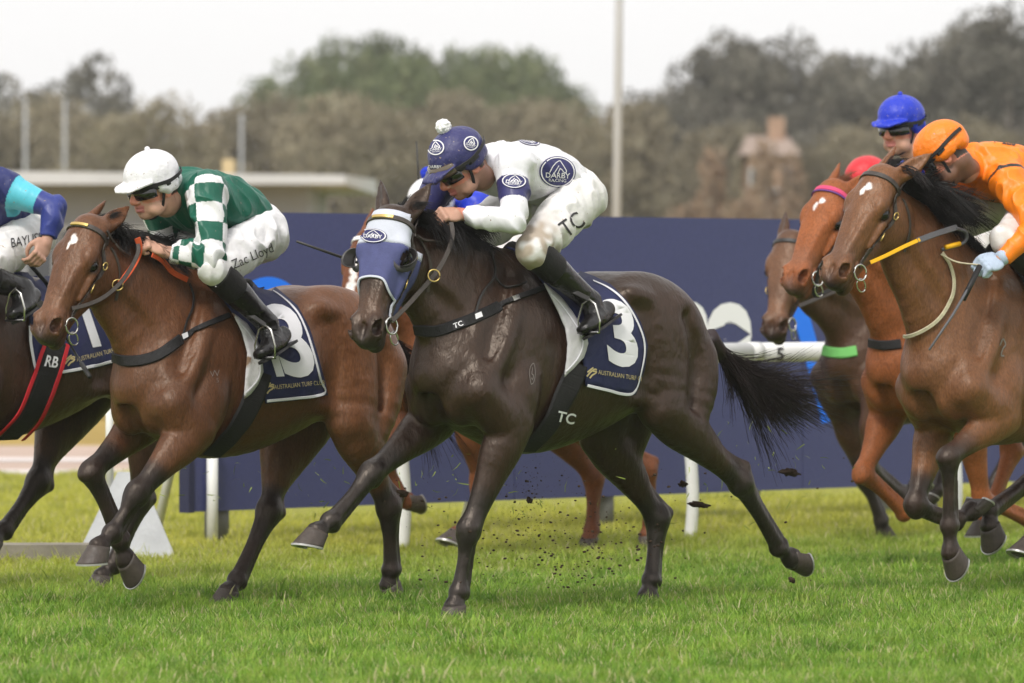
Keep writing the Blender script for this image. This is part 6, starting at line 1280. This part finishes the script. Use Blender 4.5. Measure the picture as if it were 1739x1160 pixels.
# ---- the bay with the yellow rein
hair(D, M['hair_black'], .25, 760, wind=-frD.F * .85 + V(0, 0, .62), seed=32, tuft=.30); tD = D['tree']
bD = bridle(D, 'brown bridle with yellow rubber rein on the bay under orange silks', M['leather_grey']); pr = D['HD'](.066, .465, -.116)
hang('rein', [(1478, 446), (1505, 434), (1535, 419), (1562, 407)], pr, frD.pix(1562, 407, .16), .017, M['yellow'], bD, tD, off=.02); hang('rein', [(1558, 409), (1590, 397), (1625, 386)], frD.pix(1560, 408, .16), frD.pix(1625, 386, .16), .026, M['grey_rubber'], bD, tD, off=.02)
MB().tube(catmull([frD.pix(1622, 387, .16), frD.pix(1640, 394, .16), frD.pix(1640, 408, .15), frD.pix(1627, 417, .14), frD.pix(1600, 424, .12)], 6), .008, 8).build('rein', M['grey_rubber'], bD); MB().tube([frD.pix(1630, 414, .15), frD.pix(1606, 420, .14)], .011, 8).build('rein', M['yellow'], bD)
ns = empty('neck_strap', frD.pix(1560, 500, .1), 'thin cream neck strap round the bay with the yellow rein', 'neck strap')
strap('strap', tD, [(1597, 430), (1610, 450), (1617, 478), (1612, 510), (1588, 546), (1545, 570), (1512, 568), (1496, 545), (1494, 520), (1499, 506)], .017, M['cream'], ns, .010, .006); MB().tube(catmull([frD.pix(1598, 432, .12), frD.pix(1625, 445, .16), frD.pix(1664, 450, .28)], 5), .004, 6).build('strap', M['cream'], ns)
whip('grey whip hanging from the pale blue glove', [frD.pix(1664, 452, .29), frD.pix(1650, 480, .29), frD.pix(1618, 535, .30), frD.pix(1578, 594, .30)], M['grey_rubber'], False, .008)
B_ = Body(.004); j = RD['J']; hand_sdf(B_, j['wrist'], j['hand'] - j['wrist'], V(0, 0, .8) + frD.L * .7, frD.Z * .6 - frD.L * .4, 1.0, 1.15); v, f = B_.mesh(); mesh_obj('glove', v, f, M['glove'], RD['root'])
MB().tube([j['wrist'] - nrm(j['wrist'] - j['elbow']) * .03, j['wrist'] + nrm(j['hand'] - j['wrist']) * .02], [.034, .033], 16).build('glove_cuff', M['glove'], RD['root'])
word('GRYLLS', RD['silk_tree'], (1668, 239), 11, M['print_black'], RD['silk'], slope=9, off=.003, squeeze=1.1); word('K', RD['silk_tree'], (1645, 350), 9, M['print_black'], RD['silk'], slope=-8, off=.003); word('LUCKY', RD['silk_tree'], (1655, 349), 8, M['print_black'], RD['silk'], slope=-6, off=.003)
v2, f2 = outline2d(catmull([(0, .2), (.5, .9), (.9, .3), (.5, -.1), (.2, -.8), (.7, -.9)], 5), .18); print_on('brand', tD, v2, f2, (1697, 590), (11, 0), (0, -16), bpy.data.materials['brand_hair'], D['root'], .003)
root, ct = patch_thing('saddle_cloth', 'black saddle cloth behind the pale blue glove', 'saddle cloth', D, [(1676, 432), (1700, 442), (1722, 462), (1742, 492), (1760, 540), (1800, 620), (1900, 620), (1880, 500), (1800, 455), (1730, 436)], mat('black_cloth', (.016, .016, .018), .75, .3), .014)
sD = saddle(D, frD, None, None, None, frD.pix(1690, 430, 0), frD.pix(1790, 440, 0), 'small black racing saddle under the orange silks'); stirrup(frD, frD.pix(1803, 545, .335), frD.pix(1740, 480, .22), sD)
# ---- the chestnut with the pink browband, the brown by the rail, the chestnut behind
hair(E, M['hair_red'], .24, 420, wind=-frE.F * .85 + V(0, 0, .55), seed=42); bE = bridle(E, 'bridle with pink and purple browband on the bright chestnut', M['leather'], browband=M['pink'])
headstrap('browband_edge', E, [(.092, .075, -.11), (.085, .072, -.065), (.05, .068, -.018), (0, .068, .003), (-.05, .068, -.018), (-.085, .072, -.065)], .008, M['purple'], bE, off=.006)
bp = empty('breastplate', frE.pix(1480, 580, 0), 'dark breast strap low on the chestnut neck', 'breastplate', 'breastplates'); strap('breast_band', E['tree'], [(1448, 568), (1470, 580), (1500, 586), (1530, 584)], .045, M['girth'], bp, .008)
hang('rein', [(1392, 455), (1384, 490), (1382, 505), (1410, 492), (1450, 470)], E['HD'](.066, .465, -.116), frE.pix(1450, 470, .1), .02, M['leather'], bE)
hair(F_, M['hair_black'], .2, 260, seed=52); bF = bridle(F_, 'dark bridle on the brown horse by the rail', M['leather'])
bp = empty('breastplate', frF.pix(1420, 595, 0), 'bright green breast strap on the brown horse', 'breastplate', 'breastplates'); strap('breast_band', F_['tree'], [(1386, 588), (1405, 597), (1430, 600), (1455, 596)], .055, M['green_strap'], bp, .008)
hang('rein', [(1356, 520), (1385, 508), (1420, 494), (1460, 480)], F_['HD'](.066, .465, -.116), frF.pix(1460, 480, .1), .022, M['leather_grey'], bF)
hair(G_, M['hair_red'], .2, 260, seed=62); bG = bridle(G_, 'bridle with white browband on the chestnut behind', M['leather'], browband=M['white'])
tail(G_, M['hair_tail'], [frG.pix(1000, 560, 0), frG.pix(1020, 620, 0), frG.pix(1045, 690, 0)], 200, .35, 8); 
for S, fr, x0, y0, x1, y1, lb in ((E, frE, 1615, 442, 1710, 455, 'small black racing saddle under the blue silks'), (F_, frF, 1528, 456, 1612, 468, 'small black racing saddle on the brown horse by the rail'), (G_, frG, 808, 454, 890, 468, 'small black racing saddle under the hidden blue jockey')):
    saddle(S, fr, None, None, None, fr.pix(x0, y0, 0), fr.pix(x1, y1, 0), lb)
whip('thin black whip held up behind the navy pompom cap', [frG.pix(716, 400, -.1), frG.pix(712, 340, -.1), frG.pix(710, 290, -.1), frG.pix(707, 240, -.1)], flap=False)
# ------------------------------------------------------------------ print on the hoarding and the rail, flying turf
def arc2d(cx, cy, R, a0, a1, w, n=24): return outline2d([(cx + R * math.cos(t), cy - R * math.sin(t)) for t in np.linspace(math.radians(a0), math.radians(a1), n)], w)
I2 = ((0, 0), (1, 0), (0, 1))
word('e', ht, (1200, 606), 132, M['hb_white'], hb, bold=.05, off=.004, squeeze=.82, slope=1); word('n', ht, (1200, 605), 132, M['hb_white'], hb, bold=.05, off=.004, squeeze=.85, slope=1, right=True)
v2, f2 = fill2d([(455 + 72 * math.cos(t), 562 + 92 * math.sin(t)) for t in np.linspace(0, 6.28, 40)[:-1]], 14); print_on('logo_disc', ht, v2, f2, *I2, M['hb_blue'], hb, .004)
v2, f2 = outline2d(catmull([(1340, 470), (1358, 530), (1378, 600), (1408, 716)], 5), 27); print_on('logo_arc', ht, v2, f2, *I2, M['hb_blue'], hb, .004, maxjump=.8); v2, f2 = arc2d(455, 562, 262, -48, 20, 34); print_on('logo_arc', ht, v2, f2, *I2, M['hb_blue'], hb, .004, maxjump=.8)
word('5', rt, (1317, 611), 21, M['print_black'], rl, bold=.025, off=.003, slope=2)
M['clod'] = mat('dark_soil', (.045, .030, .020), .95, .1, (.4, 30)); M['flung'] = mat('flung_grass', (.24, .30, .06), .7, .2, (.3, 10))
def clod_shape(seed, r, sx=1.0):
    b = MB(); b.ball((0, 0, 0), (r * sx, r * .8, r * .7), 4 if r < .01 else 10); v = np.array(b.v); v = v * (1 + .75 * nz(v / r, 1.6, seed) + (.5 * nz(v / r, 4.5, seed) if r > .01 else 0))[:, None]; return v, b.f
def specks():
    r = np.random.default_rng(17); b = MB(); g_ = MB()
    spots = [(940, 915, 85, 50, 620, 23.9), (1060, 940, 60, 28, 90, 24.2), (780, 960, 60, 25, 60, 23.6), (902, 838, 16, 42, 150, 24.2), (690, 850, 22, 25, 22, 23.8), (1180, 860, 60, 50, 28, 25.2), (1320, 820, 90, 60, 34, 25.5), (800, 900, 60, 50, 24, 23.6), (1000, 940, 60, 30, 40, 23.8), (620, 830, 60, 40, 10, 25), (1350, 950, 30, 30, 14, 25)]
    for x, y, sx, sy, n, d in spots:
        for i in range(n):
            q = at(x + r.normal() * sx, y + r.normal() * sy, d + r.normal() * .35); rad = .0013 + .0062 * r.uniform() ** 5
            if q[2] < .02: continue
            v, f = clod_shape(int(r.integers(1e4)), rad, r.uniform(.8, 1.3)); b.add(v + q, f)
    tag(b.build('dirt', M['clod'], None), 'dark soil crumbs thrown up behind the hooded horse', kind='stuff')
    for x, y, sx, sy, n, d in [(540, 815, 80, 30, 40, 25.3), (1300, 800, 110, 55, 60, 25.6), (740, 810, 40, 35, 22, 24.6), (900, 860, 70, 50, 30, 24.2), (330, 850, 60, 30, 8, 25.5)]:
        for i in range(n):
            q = at(x + r.normal() * sx, y + r.normal() * sy, d + r.normal() * .3); a = nrm(r.normal(size=3)); L_ = r.uniform(.010, .03); s_ = nrm(np.cross(a, r.normal(size=3))) * .002; c_ = nrm(np.cross(a, s_)) * L_ * .25
            if q[2] < .03: continue
            g_.add([q - a * L_ - s_, q - a * L_ + s_, q + c_ + s_, q + c_ - s_, q + a * L_], [(0, 1, 2, 3), (3, 2, 4)])
    tag(g_.build('grass_clippings', M['flung'], None), 'torn grass blades hanging in the air behind the hooves', kind='stuff')
specks()
for (x, y, d, r_, sx, lb) in [(1186, 857, 25.2, .017, 2.4, 'long dark clod of turf flying before the bowed rail post'), (1340, 802, 25.6, .022, 1.9, 'large clod of turf with grass flying below the black tail'), (1160, 822, 25.0, .016, 1.1, 'round clod of soil flying beside the top of the rail post'), (684, 838, 23.9, .018, 1.2, 'small clod of soil flying before the planted foreleg'), (1345, 985, 24.6, .016, .8, 'blurred clod of soil falling below the trailing hoof'), (900, 850, 24.2, .016, .8, 'small clod of soil flying behind the planted foreleg')]:
    v, f = clod_shape(int(x), r_, sx); a = math.radians(8); R_ = np.array([[math.cos(a), 0, -math.sin(a)], [0, 1, 0], [math.sin(a), 0, math.cos(a)]]); q = at(x, y, d); o = mesh_obj('turf_clod', (v @ R_) + q, f, M['clod'], None); tag(o, lb, 'clod', 'clods of turf in the air')
# ------------------------------------------------------------------ damp air over the course
hz = MB(); hz.box((0, 170, 7.3), (460, 400, 17.0)); ho = hz.build('haze', None, None, False); ho['kind'] = 'stuff'
hm = bpy.data.materials.new('damp_air'); hm.use_nodes = True; hn = hm.node_tree; hn.nodes.clear(); pv = hn.nodes.new('ShaderNodeVolumePrincipled'); pv.inputs['Color'].default_value = (.95, .95, .95, 1); pv.inputs['Density'].default_value = HAZE; pv.inputs['Anisotropy'].default_value = .2
oo = hn.nodes.new('ShaderNodeOutputMaterial'); hn.links.new(pv.outputs[0], oo.inputs['Volume']); ho.data.materials.append(hm)
